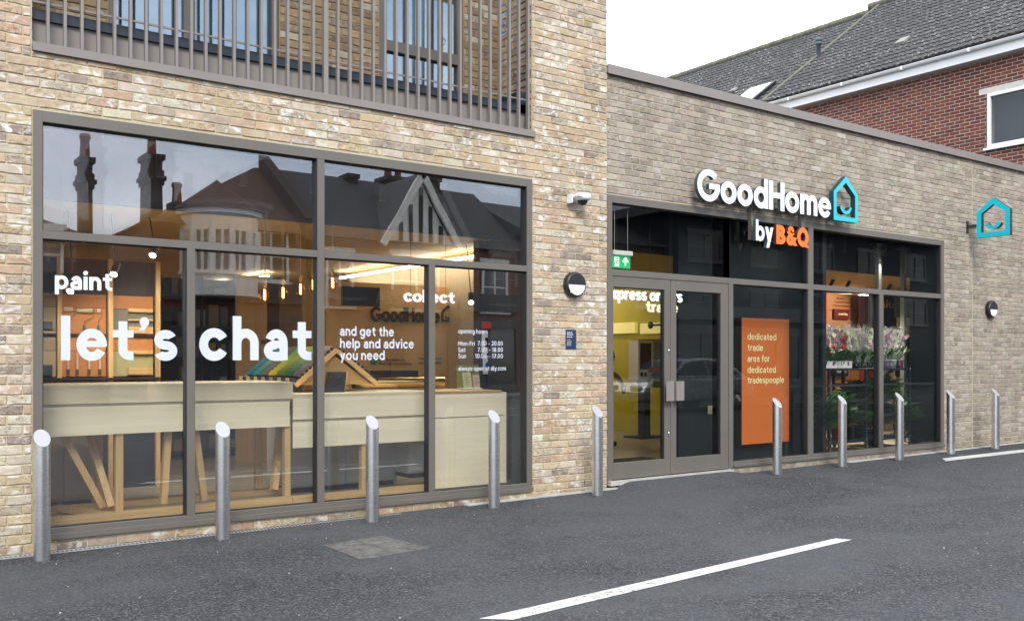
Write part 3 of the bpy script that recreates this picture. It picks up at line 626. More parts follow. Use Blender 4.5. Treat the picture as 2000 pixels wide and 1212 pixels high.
for (a, b, c, d) in [(WX0+jm, mid-.034, TZ+.031, zh), (mid+.034, WX1-jm, TZ+.031, zh), (WX0+jm, s1-.033, zl, TZ-.031), (s1+.033, mid-.034, zl, TZ-.031), (mid+.034, s2-.034, zl, TZ-.031), (s2+.034, WX1-jm, zl, TZ-.031)]:
    gk = MB(); w_ = .010
    gk.box(a, a+w_, .02, .07, c, d); gk.box(b-w_, b, .004, .07, c, d); gk.box(a+w_, b-w_, .02, .07, d-w_, d); gk.box(a+w_, b-w_, .02, .07, c, c+w_*.6)
    gk.build('gasket', gasket_m, fr); MB().box(a+w_, b-w_, .045, .051, c+w_*.6, d-w_).build('pane', glassA, fr)
    W_, H_ = b-a, d-c; tx, tz = .0068*W_/2, .0068*H_/2         # inner leaf of the double glazing, never quite parallel
    pv = [(a+w_, .082+tx+tz, c+w_), (b-w_, .082-tx+tz, c+w_), (b-w_, .082-tx-tz, d-w_), (a+w_, .082+tx-tz, d-w_)]
    MB().hexa(pv, [(x_, y_+.004, z_) for x_, y_, z_ in pv]).build('inner_pane', glassIn, fr)
YL = .04
facade_text("let's", 119, 346, 703, 61.5, YL, fr, vinyl_m, .295, .20, 'large white words let\'s on the window glass')
facade_text('chat', 389, 608, 703, 62, YL, fr, vinyl_m, .295, .19, 'large white word chat on the window glass')
for s, xr, yb in (('and get the', 769, 655), ('help and advice', 808, 679), ('you need', 751, 702.5)): facade_text(s, 664, xr, yb, 13.5, YL, fr, vinyl_m, .235, .20, 'white words %s on the window glass' % s)
facade_text('opening hours', 895, 952, 650.5, 6.3, YL, fr, vinyl_m, .19, .22)
for s, a, b, y in (('Mon-Fri', 895, 927, 674.5), ('7.00 – 20.00', 933, 982, 674), ('Sat', 895, 909, 687), ('7.00 – 18.00', 933, 982, 686.5), ('Sun', 895, 910, 699), ('10.00 – 17.00', 928, 982, 699), ('always open at diy.com', 895, 988, 723.5)):
    facade_text(s, a, b, y, 6.2, YL, fr, vinyl_m, .19, .26)

# ================= GREY BROWN SINGLE STOREY =================
YB = .03; XB1 = 22.0; ZB = 4.665; BZT = 4.755
B = thing('shop_building', 'single storey grey-brown brick shop with glazed entrance and metal coping', 'building', (14, YB, 0))
GX0, GX1 = PX(1188), PX(1846); GZ1 = 3.315; GZ0 = .125; DX1 = PX(1428)
fB = lambda u, o, z: (u, YB-o, z)
hol = [(GX0, DX1, -.2, GZ1), (DX1, GX1, GZ0, GZ1), (14.885, 14.893, -1, 9)]
mb = MB(); bricks(mb, XA1+.012, XB1, -.0, ZB, hol, fB, PAL_B, phase=.05, rough=.0026, zb=.03); backing(mb, XA1+.002, XB1, -.05, ZB, hol[:2], fB)
fEndB = lambda u, o, z: (XB1+o, u, z); backing(mb, .06, 8, -.05, ZB, [], fEndB, .2)
mb.build('wall', [brB, moB], B)
mb = MB(); mb.box(XA1+.003, XB1+.05, -.02, .36, ZB+.001, BZT); mb.box(XA1+.004, XB1+.05, -.026, -.02, ZB-.012, BZT+.006)
cop = mb.build('coping', balc_m, B, bevel=.003)
mb = MB(); [mb.box(x-.003, x+.003, -.0275, -.0255, ZB-.01, BZT+.008) for x in (10.2, 13.6, 17.2)]; mb.build('coping_joint', frame_m, B)
mb = MB(); mb.box(XA1, XB1, .36, 9, 4.3, 4.4); mb.build('flat_roof', navy_m, B)
m1 = PX(1586); m2 = PX(1724); TB = 2.445; dh = 2.40
p1 = PX(1429)
f = MB(); Y0, Y1 = YB-.014, YB+.085; jb = .075
f.box(GX0, GX0+jb, Y0, Y1, .10, GZ1); f.box(GX1-jb, GX1, Y0, Y1, GZ0, GZ1); f.box(GX0+jb, GX1-jb, Y0, Y1, GZ1-.085, GZ1)
f.box(DX1-.015, GX1-jb, Y0, Y1, GZ0, GZ0+.07)
f.box(m1-.055, m1+.055, Y0+.001, Y1, GZ0+.07, GZ1-.085); f.box(m2-.05, m2+.05, Y0+.001, Y1, GZ0+.07, TB-.03)
f.box(GX0+jb, m1-.055, Y0+.001, Y1, TB-.035, TB+.035); f.box(m1+.055, GX1-jb, Y0+.001, Y1, TB-.035, TB+.035)
f.box(DX1-.02, DX1+.06, Y0+.001, Y1, .10, TB-.035)
sf = f.build('shop_front', frame_m, B, 'taupe framed glazed shop front with double doors', bevel=.0025)
sb = MB(); sb.box(DX1+.06, GX1, Y0-.02, Y0-.002, GZ0-.001, GZ0+.03); sb.build('sill', frame_m, sf, bevel=.002)
zt = TB+.035; zb_ = TB-.035
for (a, b, c, d) in [(GX0+jb, m1-.055, zt, GZ1-.085), (m1+.055, GX1-jb, zt, GZ1-.085), (DX1+.06, m1-.055, GZ0+.07, zb_), (m1+.055, m2-.05, GZ0+.07, zb_), (m2+.05, GX1-jb, GZ0+.07, zb_)]:
    gk = MB(); w_ = .012
    gk.box(a, a+w_, YB+.02, YB+.07, c, d); gk.box(b-w_*2, b, YB+.004, YB+.07, c, d); gk.box(a+w_, b-2*w_, YB+.02, YB+.07, d-w_, d); gk.box(a+w_, b-2*w_, YB+.02, YB+.07, c, c+w_*.6)
    gk.build('gasket', gasket_m, sf); MB().box(a+w_, b-2*w_, YB+.045, YB+.051, c+w_*.6, d-w_).build('pane', glassDoor, sf)
DA, DM, DB = GX0+jb+.004, PX(1312.5), DX1-.024
for i, (a, b) in enumerate(((DA, DM-.003), (DM+.003, DB))):
    gl, gr = (PX(1201), PX(1301)) if i == 0 else (PX(1324), PX(1411))
    gb, gt = .30, 2.285
    d = MB(); y0, y1 = YB-.006, YB+.06
    d.box(a, gl, y0, y1, .115, zb_-.004); d.box(gr, b, y0, y1, .115, zb_-.004); d.box(gl, gr, y0, y1, gt, zb_-.004); d.box(gl, gr, y0, y1, .115, gb)
    do = d.build('door', frame_m, B, bevel=.003); do['label'] = ('left' if i == 0 else 'right')+' leaf of the glazed double doors'
    gk = MB(); gk.box(gr-.02, gr, YB+.008, YB+.045, gb, gt); gk.box(gl, gr-.02, YB+.012, YB+.045, gt-.01, gt); gk.build('gasket', gasket_m, do)
    MB().box(gl, gr-.02, YB+.026, YB+.032, gb, gt-.01).build('pane', glassDoor, do)
    hx0, hx1 = (DM-.145, DM-.018) if i == 0 else (DM+.022, DM+.15)
    h = MB(); hz0, hz1 = PZ(1315, 782), PZ(1315, 744); h.box(hx0, hx1, YB-.085, YB-.075, hz0, hz1)
    xx = hx1 if i == 0 else hx0; sgn = -1 if i == 0 else 1
    h.box(xx, xx+sgn*.010, YB-.075, YB-.008, hz0, hz1); h.build('handle', balc_m, do, bevel=.002)
    if i == 0:
        for yy in (684, 845):
            l = MB(); cz = PZ(1315, yy); l.lathe([(.0, -.012), (.012, -.012), (.012, 0)], (DM-.03, YB-.006, cz), 14, 'Y'); l.box(DM-.045, DM-.018, YB-.010, YB-.006, cz-.035, cz+.035); l.build('lock', chrome_m, do)
th_ = MB(); th_.box(GX0, DX1, YB-.075, YB-.015, .06, .108); th_.build('threshold', plain('pale_threshold', (.42, .40, .37), .6), B)

# ================= WALL FITTINGS =================
def wall_light(cx, cy, Y, label):
    X, Z = P(cx, cy, Y); o = thing('wall_light', label, 'wall light', (X, Y, Z), 'round bulkhead wall lights')
    b = MB(); b.lathe([(0, 0), (.125, 0), (.137, -.012), (.138, -.055), (.130, -.075), (.118, -.080)], (X, Y, Z), 40, 'Y'); b.build('housing', black_m, o)
    cov = MB(); pts = [(.118*math.cos(R(a)), .118*math.sin(R(a))) for a in range(0, 181, 9)]
    cov.prism(pts, lambda a, bb, t: (X+a, Y-t, Z+bb), .070, .086); cov.build('hood', black_m, o, bevel=.003)
    d = MB(); pts = [(.118*math.cos(R(a)), .118*math.sin(R(a))) for a in range(180, 361, 9)]
    d.prism(pts, lambda a, bb, t: (X+a, Y-t, Z+bb), .066, .079); d.build('diffuser', plain('opal_diffuser', (.72, .76, .82), .35, 0, .03), o, bevel=.004)
    s = MB()
    for a in (225, 315): s.lathe([(0, -.088), (.006, -.087), (.007, -.08)], (X+.128*math.cos(R(a)), Y, Z+.128*math.sin(R(a))), 10, 'Y')
    s.build('screw', chrome_m, o)
wall_light(1118, 556, -.008, 'black round wall light between the big window and the door')
wall_light(1932, 604, YB-.008, 'black round wall light at the far right under the projecting sign')
X, Z = P(1120, 389, -.008); Y = -.008
o = thing('security_camera', 'white dome security camera on the buff brick wall above the round light', 'security camera', (X, Y, Z))
b = MB(); b.box(X-.095, X-.075, Y-.09, Y, Z-.06, Z+.035); b.box(X-.095, X+.03, Y-.012, Y, Z-.03, Z+.035); b.build('bracket', wplastic_m, o, bevel=.006)
b = MB(); b.lathe([(0, .045), (.07, .044), (.088, .03), (.09, -.01), (.075, -.03), (.05, -.032)], (X+.02, Y-.13, Z), 28); b.box(X-.08, X+.02, Y-.2, Y-.02, Z-.005, Z+.03); b.build('housing', wplastic_m, o, bevel=.01)
b = MB(); b.lathe([(.056, -.02)]+[(.056*math.cos(R(a)), -.03-.056*math.sin(R(a))) for a in range(0, 91, 10)], (X+.02, Y-.13, Z), 24); b.build('dome', plain('dark_dome', (.02, .02, .025), .08), o)
a0, zt_ = P(1105, 643, -.01); a1, zb2 = P(1125, 681, -.01); zb2 = PZ(1105, 681, -.01)
o = thing('notice_plaque', 'small dark blue notice with white text on the buff brick wall', 'notice', (a0, 0, zb2))
MB().box(a0, a1, -.012, -.0085, zb2, zt_).build('panel', plain('navy_sign', (.010, .035, .085), .4), o)
for k, (s, xr, yb, xh) in enumerate((('opening', 1117, 650.5, 2.6), ('hours and', 1119.5, 655, 2.6), ('what is on', 1119, 659.5, 2.6), ('', 0, 0, 0))):
    pass
tl = MB()
for k, (yy, l) in enumerate(((649, 11), (653, 12.5), (657.5, 11), (663, 7), (666.5, 10), (669, 9), (671.5, 8), (674, 9))):
    xx = 1107.5
    for wd in range(3):
        xq = xx+l*wd/3; z = PZ(xq, yy, -.013); hh = .010 if k < 3 else .005
        tl.box(PX(xq, -.013), PX(xq+l/3-.8, -.013), -.0128, -.0122, z-hh/2, z+hh/2)
tl.build('text_lines', vinyl_m, o)

# ================= MAIN SIGN =================
YS = -.15
X0, Z0 = P(1362, 389, YS); X1 = PX(1623, YS); ZB0 = 3.365
sg = thing('fascia_sign', 'white raised GoodHome letters with turquoise house and by B&Q beneath', 'shop sign', (X0, YB, 3.3))
s = 'GoodHome'; w = .285; gap = .07; sz = .262; sx = (X1-X0)/text_width(s, w, gap)
fm = lambda a, b, t: (a, YS+.05-t, b)
for ch, mb in letters(s, w, sx, sz, (X0, ZB0), fm, .05, gap, each=True, side=True):
    mb.build('letter', [white_m, side_m], sg)
X2, X3 = PX(1477, YS), PX(1511, YS); zb3 = PZ(1477, 469, YS)
for ch, mb in letters('by', .29, (X3-X2)/text_width('by', .29, .06), .185, (X2, zb3), fm, .045, .06, each=True, side=True): mb.build('letter', [white_m, side_m], sg)
X4, X5 = PX(1517, YS), PX(1580, YS); zb4 = zb3-.015
for ch, mb in letters('B&Q', .37, (X5-X4)/text_width('B&Q', .37, .10), .175, (X4, zb4), fm, .045, .10, each=True, side=True): mb.build('letter', [orange_m, plain('orange_return', (.10, .03, .02), .4)], sg)
bk = MB()
for x_, ya, yb_ in ((1471, 408, 468), (1569, 420, 445)):
    xx = PX(x_, YS+.1); bk.box(xx-.028, xx+.028, YB-.075, YB-.02, PZ(x_, yb_, YS+.1), PZ(x_, ya, YS+.1)+.02)
bk.box(PX(1471, -.05)+.03, PX(1575, -.05), YB-.07, YB-.045, zb3+.02, zb3+.045)
bk.box(X0+.1, X1+.35, YB-.05, YB-.015, 3.40, 3.425); bk.build('bracket', frame_m, sg, bevel=.002)
def house_emblem(parent, f, W_, Hh, eave, t, th, mats, smile=True):
    """outline of a house W_ wide, Hh tall, built in (a, b) with depth th"""
    out = [(0, 0), (W_, 0), (W_, eave), (W_/2, Hh), (0, eave)]
    k = t*1.15
    inn = [(t, t), (W_-t, t), (W_-t, eave-t*.35), (W_/2, Hh-k*1.25), (t, eave-t*.35)]
    mb = MB(); n = 5; q = [f(a, b, th) for a, b in out]+[f(a, b, th) for a, b in inn]; r = [f(a, b, 0) for a, b in out]+[f(a, b, 0) for a, b in inn]
    vs = q+r; fs0 = [(i, (i+1) % n, n+(i+1) % n, n+i) for i in range(n)]
    mb.mesh(vs, fs0, None, 0); mb.mesh(vs, [tuple(2*n+j for j in fc) for fc in fs0], None, 0 if len(mats) < 3 else 0)
    mb.mesh(vs, [(i, (i+1) % n, 2*n+(i+1) % n, 2*n+i) for i in range(n)]+[(n+i, n+(i+1) % n, 3*n+(i+1) % n, 3*n+i) for i in range(n)], None, 1)
    o = mb.build('house_outline', mats[:2], parent)
    if smile:
        mb = MB(); cx, cy, r1 = W_*.5, eave*.62, W_*.26; wq = t*.72; o_, i_ = [], []
        for a in range(200, 341, 10): o_.append((cx+(r1)*math.cos(R(a)), cy+r1*math.sin(R(a)))); i_.append((cx+(r1-wq)*math.cos(R(a)), cy+(r1-wq)*math.sin(R(a))))
        pl = o_+i_[::-1]; m = len(pl); n2 = len(o_); v1 = [f(a, b, th) for a, b in pl]; v0 = [f(a, b, 0) for a, b in pl]
        ff = [(j, j+1, m-2-j, m-1-j) for j in range(n2-1)]
        mb.mesh(v1+v0, ff+[tuple(m+q_ for q_ in fc) for fc in ff], None, 0); mb.mesh(v1+v0, [(j, (j+1) % m, m+(j+1) % m, m+j) for j in range(m)], None, 1)
        mb.build('smile', mats[:2], parent)
tealside = plain('dark_teal_return', (.01, .055, .07), .4)
XE0, XE1 = PX(1628.5, YS), PX(1675.5, YS); ZE0 = PZ(1628.5, 429, YS); 
house_emblem(sg, lambda a, b, t: (XE0+a, YS+.075-t, ZE0+b), XE1-XE0, PZ(1652, 344, YS)-ZE0, PZ(1628.5, 373, YS)-ZE0, .062, .075, [teal_m, tealside])
# projecting sign
XP, ZP = P(1888, 443, YB); ps = thing('projecting_sign', 'turquoise house shaped sign projecting from the far wall on a black bracket', 'projecting sign', (XP, YB, ZP))
b = MB(); b.box(XP-.03, XP+.03, YB-.02, YB-.008, ZP-.105, ZP+.09); b.bar((XP, YB-.02, ZP), (XP+.03, YB-.16, ZP), .03, .05); b.build('bracket', black_m, ps, bevel=.002)
house_emblem(ps, lambda a, b, t: (XP+.075-t, YB-.16-a, 3.385+b), .52, .61, .40, .075, .075, [teal_m, black_m])
# ================= BOLLARDS =================
bl = [(82, 1095), (435, 1052), (727, 1020), (965, 992), (1167, 968), (1518, 925), (1645, 911), (1757, 898), (1857, 887), (1944.5, 877)]
labs = ['nearest steel bollard at the left edge of the big window', 'steel bollard in front of the second lower pane of the big window', 'steel bollard in front of the pane lettered with help and advice',
 'steel bollard in front of the opening hours pane', 'steel bollard in front of the brick pier left of the glass doors', 'steel bollard in front of the orange poster', 'steel bollard in front of the first flower trolley',
 'steel bollard in front of the second flower trolley', 'steel bollard at the right edge of the glazed shop front', 'farthest steel bollard in front of the plain brick wall at the right']
BY = -.35; proto = None
for (x, y), lb in zip(bl, labs):
    X = PX(x, BY); Z = gz(X)
    if proto is None:
        r_ = .0575; n = 36
        root = thing('bollard', lb, 'bollard', (0, 0, 0), 'stainless steel bollards along the shop front')
        b = MB(); vs = []
        for k in range(n):
            t = 2*math.pi*k/n; vs.append((r_*math.cos(t), r_*math.sin(t), -.1))
        for k in range(n):
            t = 2*math.pi*k/n; vs.append((r_*math.cos(t), r_*math.sin(t), .895+r_*math.sin(t)*1.05))
        b.mesh(vs, [(k, (k+1) % n, n+(k+1) % n, n+k) for k in range(n)], None, 0, True); b.build('post', steel_m, root)
        b = MB(); rr = r_-.0012
        b.mesh([(rr*math.cos(2*math.pi*k/n), rr*math.sin(2*math.pi*k/n), .8955+rr*math.sin(2*math.pi*k/n)*1.05) for k in range(n)]+[(rr*math.cos(2*math.pi*k/n), rr*math.sin(2*math.pi*k/n), .885+rr*math.sin(2*math.pi*k/n)*1.05) for k in range(n)],
               [tuple(range(n)), tuple(range(n, 2*n))[::-1]]+[(k, (k+1) % n, n+(k+1) % n, n+k) for k in range(n)]); b.build('cap', steel_cap, root)
        b = MB(); random.seed(3)
        pr = [(r_+random.uniform(.012, .024), -.02) for k in range(n)]
        b.mesh([((r_+.0005)*math.cos(2*math.pi*k/n), (r_+.0005)*math.sin(2*math.pi*k/n), .012) for k in range(n)]+[(pr[k][0]*math.cos(2*math.pi*k/n), pr[k][0]*math.sin(2*math.pi*k/n), -.012) for k in range(n)],
               [(k, (k+1) % n, n+(k+1) % n, n+k) for k in range(n)]); b.build('tar_collar', asph, root)
        proto = root; o = root
    else:
        o = copy_tree(proto); o['label'] = lb
    o.location = (X, BY, Z); o.rotation_euler.z = random.uniform(-.06, .06)

# ================= RED HOUSE BEHIND =================
XR = 20.0; HG = 8.10
rh = thing('red_brick_house', 'red brick house with a grey tiled roof and white gutter behind the shop', 'house', (XR+5, 8, 0))
fr_ = lambda u, o, z: (XR-o, u, z)
# window: in plane X=XR
def RXY(x, y):
    u = (x-1000)/F; z = XR/(CS+u*SN); return z*(SN-CS*u)-D, H+(703-y)/F*z
wy1, wz0 = RXY(1929, 290); wy0, _ = RXY(2036, 268); _, wz1 = RXY(1929, 184)
mb = MB(); bricks(mb, -3, 17.2, 4.1, HG-.28, [(wy0, wy1, wz0, wz1)], fr_, PAL_R, depth=.004, j=.013, rough=.002); backing(mb, -3, 17.2, -.1, HG-.1, [(wy0, wy1, wz0, wz1)], fr_)
mb.box(XR+.28, XR+10, -3, -2.9, -.1, HG); mb.box(XR+.28, XR+10, 17.1, 17.2, -.1, HG); mb.build('wall', [brR, moR], rh)
f = MB(); t = .07
f.box(XR-.03, XR+.06, wy0, wy0+t, wz0, wz1); f.box(XR-.03, XR+.06, wy1-t, wy1, wz0, wz1); f.box(XR-.03, XR+.06, wy0+t, wy1-t, wz1-t, wz1); f.box(XR-.03, XR+.06, wy0+t, wy1-t, wz0, wz0+t)
w = f.build('window', upvc_m, rh, bevel=.006); MB().box(XR+.02, XR+.03, wy0+t, wy1-t, wz0+t, wz1-t).build('pane', glassR, w)
b = MB(); b.box(XR-.08, XR+.02, wy0-.1, wy1+.06, wz0-.05, wz0-.002); b.build('sill', upvc_m, w)
b = MB(); b.box(XR-.015, XR+.1, wy0-.2, wy1+.18, wz1+.004, wz1+.13); b.build('lintel', plain('pale_stone', (.55, .52, .46), .9), w)
MB().box(XR+.28, XR+.4, wy0-.1, wy1+.1, wz0-.1, wz1+.1).build('room_blind', plain('dark_curtain', (.04, .045, .05), .8), w)
SL = .70; XRD = XR+4.95                                   # ridge
b = MB(); b.box(XR-.22, XR+.02, -3.2, 17.3, HG-.27, HG-.25); b.box(XR-.24, XR-.215, -3.2, 17.3, HG-.27, HG-.06); b.build('fascia_board', upvc_m, rh)
b = MB(); n = 8; prof = [(-.30-.062*math.cos(R(a)), -.03-.062*math.sin(R(a))) for a in range(0, 181, 20)]
vs = []; ysl = [-3.3, 17.3]
for y in ysl:
    vs += [(XR+a, y, HG+c) for a, c in prof]
m_ = len(prof); b.mesh(vs, [(k, k+1, m_+k+1, m_+k) for k in range(m_-1)], None, 0, True)
b.tube([(XR-.362, -3.3, HG-.03), (XR-.362, 17.3, HG-.03)], .008, 8); gut = b.build('gutter', upvc_m, rh)
b = MB()
for y in [-2+k*1.55 for k in range(13)]: b.box(XR-.37, XR-.235, y-.02, y+.02, HG-.10, HG-.09); b.box(XR-.372, XR-.366, y-.025, y+.025, HG-.09, HG-.02)
b.build('gutter_clip', upvc_m, gut)
def tile_mat():
    m, t, b = M('roof_tiles'); v = pos(t)
    n = noise(t, v, 7, 5, .65); sp = noise(t, pos(t, (1, 1, 1)), 15, 4, .72, .6)
    c = ramp(t, n, [(.3, (.022, .022, .024)), (.6, (.042, .042, .045)), (.8, (.065, .064, .064))])
    spots = ramp(t, sp, [(.0, (0, 0, 0)), (.565, (0, 0, 0)), (.60, (.8, .8, .8))])
    patch = ramp(t, noise(t, v, 1.1, 2), [(.3, (.2, .2, .2)), (.65, (1, 1, 1))])
    c = mix(t, mix(t, 1.0, spots, patch, 'MULTIPLY'), c, (.38, .38, .35))
    t.links.new(c, b.inputs['Base Color']); b.inputs['Roughness'].default_value = .85; bump(t, b, n, .3, .01); return m
tile_m = tile_mat(); moss = plain('mossy_ridge', (.12, .115, .085), .95, 0, .4, 9, .4)
def tiled_plane(ya, yb_, drop, name):
    b = MB(); gauge = .30; run = XRD-XR+.32; Ls = run*math.sqrt(1+SL*SL); nr = int(Ls/gauge); ct = 1/math.sqrt(1+SL*SL); st = SL*ct; wv = .15
    nc = int((yb_-ya)/(wv/4))
    for r in range(nr+1):
        s0, s1 = r*gauge, min((r+1)*gauge+.03, Ls)
        vs = []
        for si, (s_, up) in enumerate(((s0, -.0), (s0, .035), (s1, .012))):
            for k in range(nc+1):
                y = ya+(yb_-ya)*k/nc; h = up+(.018*(1 if (k % 4) in (1, 2) else 0) if up > 0 else 0)+(random.uniform(-.003, .003) if up else 0)
                vs.append((XR-.32+s_*ct-h*st, y, HG+.02-.32*SL*0+s_*st+h*ct-drop))
        fs = [(k, k+1, nc+1+k+1, nc+1+k) for k in range(nc)]+[(nc+1+k, nc+1+k+1, 2*(nc+1)+k+1, 2*(nc+1)+k) for k in range(nc)]
        b.mesh(vs, fs)
    return b.build(name, tile_m, rh)
zr_ = 1.0
def roofpt(x, y):      # point of the roof plane seen at photo x,y : solve X for plane Z=HG+SL*(X-XR+.32)
    u = (x-1000)/F; v = (703-y)/F
    z = (HG+.02-SL*(XR-.32)-H)/(v-SL*(CS+u*SN)); return z*(CS+u*SN), z*(SN-CS*u)-D, H+v*z
YV = roofpt(1600, 110)[1]
rf1 = tiled_plane(-3.2, YV, 0, 'roof'); rf2 = tiled_plane(YV, 30, .16, 'roof')
rf1['label'] = 'near roof slope with white lichen'; rf2['label'] = 'far lower roof slope'
b = MB(); b.box(XR-.1, XRD+.3, YV-.02, YV+.10, 0, .01)
b = MB(); za = HG+.02
for k in range(22):
    xa = XR-.3+k*.236; b.bar((xa, YV+.02, za+(xa-XR+.32)*SL+.05), (xa+.25, YV+.02, za+(xa+.25-XR+.32)*SL+.06), .11, .045)
b.build('verge', moss, rh, bevel=.015)
b = MB()
for k in range(73):
    y = -3.2+k*.45; dz = -.16 if y > YV else 0; b.tube([(XRD+.02, y, HG+.06+(XRD-XR+.32)*SL+dz), (XRD+.02, y+.455, HG+.075+(XRD-XR+.32)*SL+dz)], .12, 10)
b.build('ridge', moss, rh)
mb = MB(); mb.face([(XRD+.02, -3.2, HG+3.69), (XRD+.02, 30, HG+3.5), (XRD+6, 30, HG-.6), (XRD+6, -3.2, HG-.6)]); mb.face([(XR-.3, -3.2, HG-.1), (XRD, -3.2, HG+3.4), (XRD+5, -3.2, HG-.1)]); mb.face([(XR+.2, 30, HG-.2), (XRD, 30, HG+3.4), (XRD+5, 30, HG-.1)])
mb.box(XR+.3, XR+10, 17.2, 30, -.1, HG-.3); mb.build('back_roof', tile_m, rh)
# skylight, vent pipe, lifted vent tile
def onroof(x, y): return Vector(roofpt(x, y))
nrm = Vector((-SL, 0, 1)).normalized(); up = Vector((1, 0, SL)).normalized()
b = MB(); c0 = onroof(1462, 186)+Vector((.1, 0, 0)); hh = .55
def slab(mb, c, a, wv, off, th, col=None): # centre, half up, half y
    pts = [c+up*(-a)+Vector((0, -wv, 0)), c+up*(-a)+Vector((0, wv, 0)), c+up*a+Vector((0, wv, 0)), c+up*a+Vector((0, -wv, 0))]
    mb.hexa([p+nrm*off for p in pts], [p+nrm*(off+th) for p in pts])
sk = MB(); slab(sk, c0, .62, .45, -.15, .20); sk_o = sk.build('skylight', black_m, rh)
gk = MB(); slab(gk, c0, .52, .37, .052, .012); gk.build('pane', plain('bright_glass', (.80, .85, .9), .05), sk_o)
c1 = onroof(1599, 112); b = MB(); b.lathe([(.055, -.25), (.055, .34), (.085, .345), (.085, .39), (.07, .40), (.07, .43), (.09, .435), (.075, .52), (.06, .53), (.0, .53)], tuple(c1), 18)
b.build('vent_pipe', plain('slate_blue_pvc', (.07, .10, .13), .45), rh)
c2 = onroof(1764, 84); b = MB(); slab(b, c2, .16, .13, .02, .07); b.build('vent_tile', plain('grey_vent', (.24, .23, .22), .8), rh, bevel=.01)
c2 = onroof(1431, 173); b = MB(); slab(b, c2+nrm*-.1, .10, .1, .02, .06); b.build('vent_tile', MATS['grey_vent'], rh, bevel=.01)

# ================= HOUSES ACROSS THE STREET (seen reflected) =================
RS = 24.0
dred = plain('old_red_brick', (.13, .050, .030), .9, 0, .2, 3); droof = plain('old_clay_tiles', (.085, .045, .032), .9, 0, .3, 5, .3); slate = plain('old_slates', (.045, .043, .045), .8, 0, .25, 6, .3)
wpaint = plain('old_white_paint', (.62, .61, .57), .6, 0, .06, 4); dbrick = plain('sooty_brick', (.045, .028, .022), .95, 0, .25, 8, .3); dglass = plain('dark_window_glass', (.03, .035, .04), .06); pot_m = plain('clay_pot', (.22, .07, .04), .8)
shop_dark = plain('shop_fascia_black', (.02, .02, .022), .4); wood_dk = plain('dark_timber', (.025, .02, .018), .7); render_m = plain('grey_render', (.14, .15, .16), .8)
def mx(x, y): X, Z = P(x, y, RS); return X, Z
def opp_house(label, X0, X1, eave, ridge, mat=None, roofm=None, depth=8, hip=(0, 0)):
    o = thing('terraced_house', label, 'house', ((X0+X1)/2, -RS-3, 0))
    mb = MB(); mb.box(X0, X1, -RS-depth, -RS, 0, eave); mb.build('wall', mat or dred, o)
    mb = MB(); ym = -RS-depth/2; a, c, ov = X0-.1, X1+.1, .35
    v = [(a, -RS+ov, eave-.1), (c, -RS+ov, eave-.1), (c, -RS-depth-ov, eave-.1), (a, -RS-depth-ov, eave-.1), (a+hip[0], ym, ridge), (c-hip[1], ym, ridge)]
    mb.mesh(v, [(0, 1, 5, 4), (2, 3, 4, 5), (0, 4, 3), (1, 2, 5), (3, 2, 1, 0)]); mb.build('roof', roofm or droof, o)
    return o
def chimney(o, X0, X1, z0, z1, yc=-RS-3.5, dep=.9, pots=1, pz=.7):
    mb = MB(); mb.box(X0, X1, yc-dep/2, yc+dep/2, z0, z1); w_ = X1-X0
    for k, (e, h0, h1) in enumerate(((.05, .0, .16), (.11, .16, .30), (.05, .30, .5))): mb.box(X0-e, X1+e, yc-dep/2-e, yc+dep/2+e, z1-.95+h0, z1-.95+h1-.003)
    mb.box(X0-.08, X1+.08, yc-dep/2-.08, yc+dep/2+.08, z1-.12, z1+.06); c = mb.build('chimney', dbrick, o)
    for k in range(pots):
        px = X0+w_*(k+.5)/pots; b = MB(); b.lathe([(.17, 0), (.14, pz*.75), (.18, pz*.8), (.18, pz*.92), (.14, pz)], (px, yc, z1+.06), 14); b.build('chimney_pot', pot_m, c)
def opp_window(o, X0, X1, z0, z1, y=-RS+.02, bars=1, m=None):
    f = MB(); t = .09; f.box(X0, X0+t, y, y+.08, z0, z1); f.box(X1-t, X1, y, y+.08, z0, z1); f.box(X0+t, X1-t, y, y+.08, z1-t, z1); f.box(X0+t, X1-t, y, y+.08, z0, z0+t)
    for k in range(bars): xx = X0+(X1-X0)*(k+1)/(bars+1); f.box(xx-.035, xx+.035, y, y+.07, z0+t, z1-t)
    zz = z0+(z1-z0)*.5; f.box(X0+t, X1-t, y+.001, y+.06, zz-.03, zz+.03); f.box(X0-.1, X1+.1, y, y+.14, z0-.1, z0-.002); f.box(X0-.08, X1+.08, y, y+.04, z1+.003, z1+.16)
    w = f.build('window', m or wpaint, o); MB().box(X0+t, X1-t, y+.005, y+.02, z0+t, z1-t).build('pane', dglass, w); return w
def shopfront(o, X0, X1, sign=None, col=None, xh=.3):
    f = MB(); f.box(X0, X1, -RS, -RS+.25, 2.75, 3.15); f.box(X0, X1, -RS, -RS+.22, 3.45, 4.15); f.box(X0, X1, -RS, -RS+.12, 0, .5)
    n = max(2, int((X1-X0)/1.8))
    for k in range(n+1): xx = X0+(X1-X0-.12)*k/n; f.box(xx, xx+.12, -RS, -RS+.13, .5, 2.75)
    s_ = f.build('shopfront', col or shop_dark, o); MB().box(X0+.12, X1-.12, -RS+.02, -RS+.05, .5, 2.75).build('pane', dglass, s_)
    if sign:
        wd = text_width(sign, .2); sx_ = xh; mb = letters(sign, .2, sx_, xh, ((X0+X1)/2+wd*sx_/2, 3.60), lambda a, b_, t: (2*((X0+X1)/2+wd*sx_/2)-a-0*(X0+X1), -RS+.25+t, b_), .02)
        mb.build('lettering', plain('faded_letter', (.20, .20, .19), .6), s_)
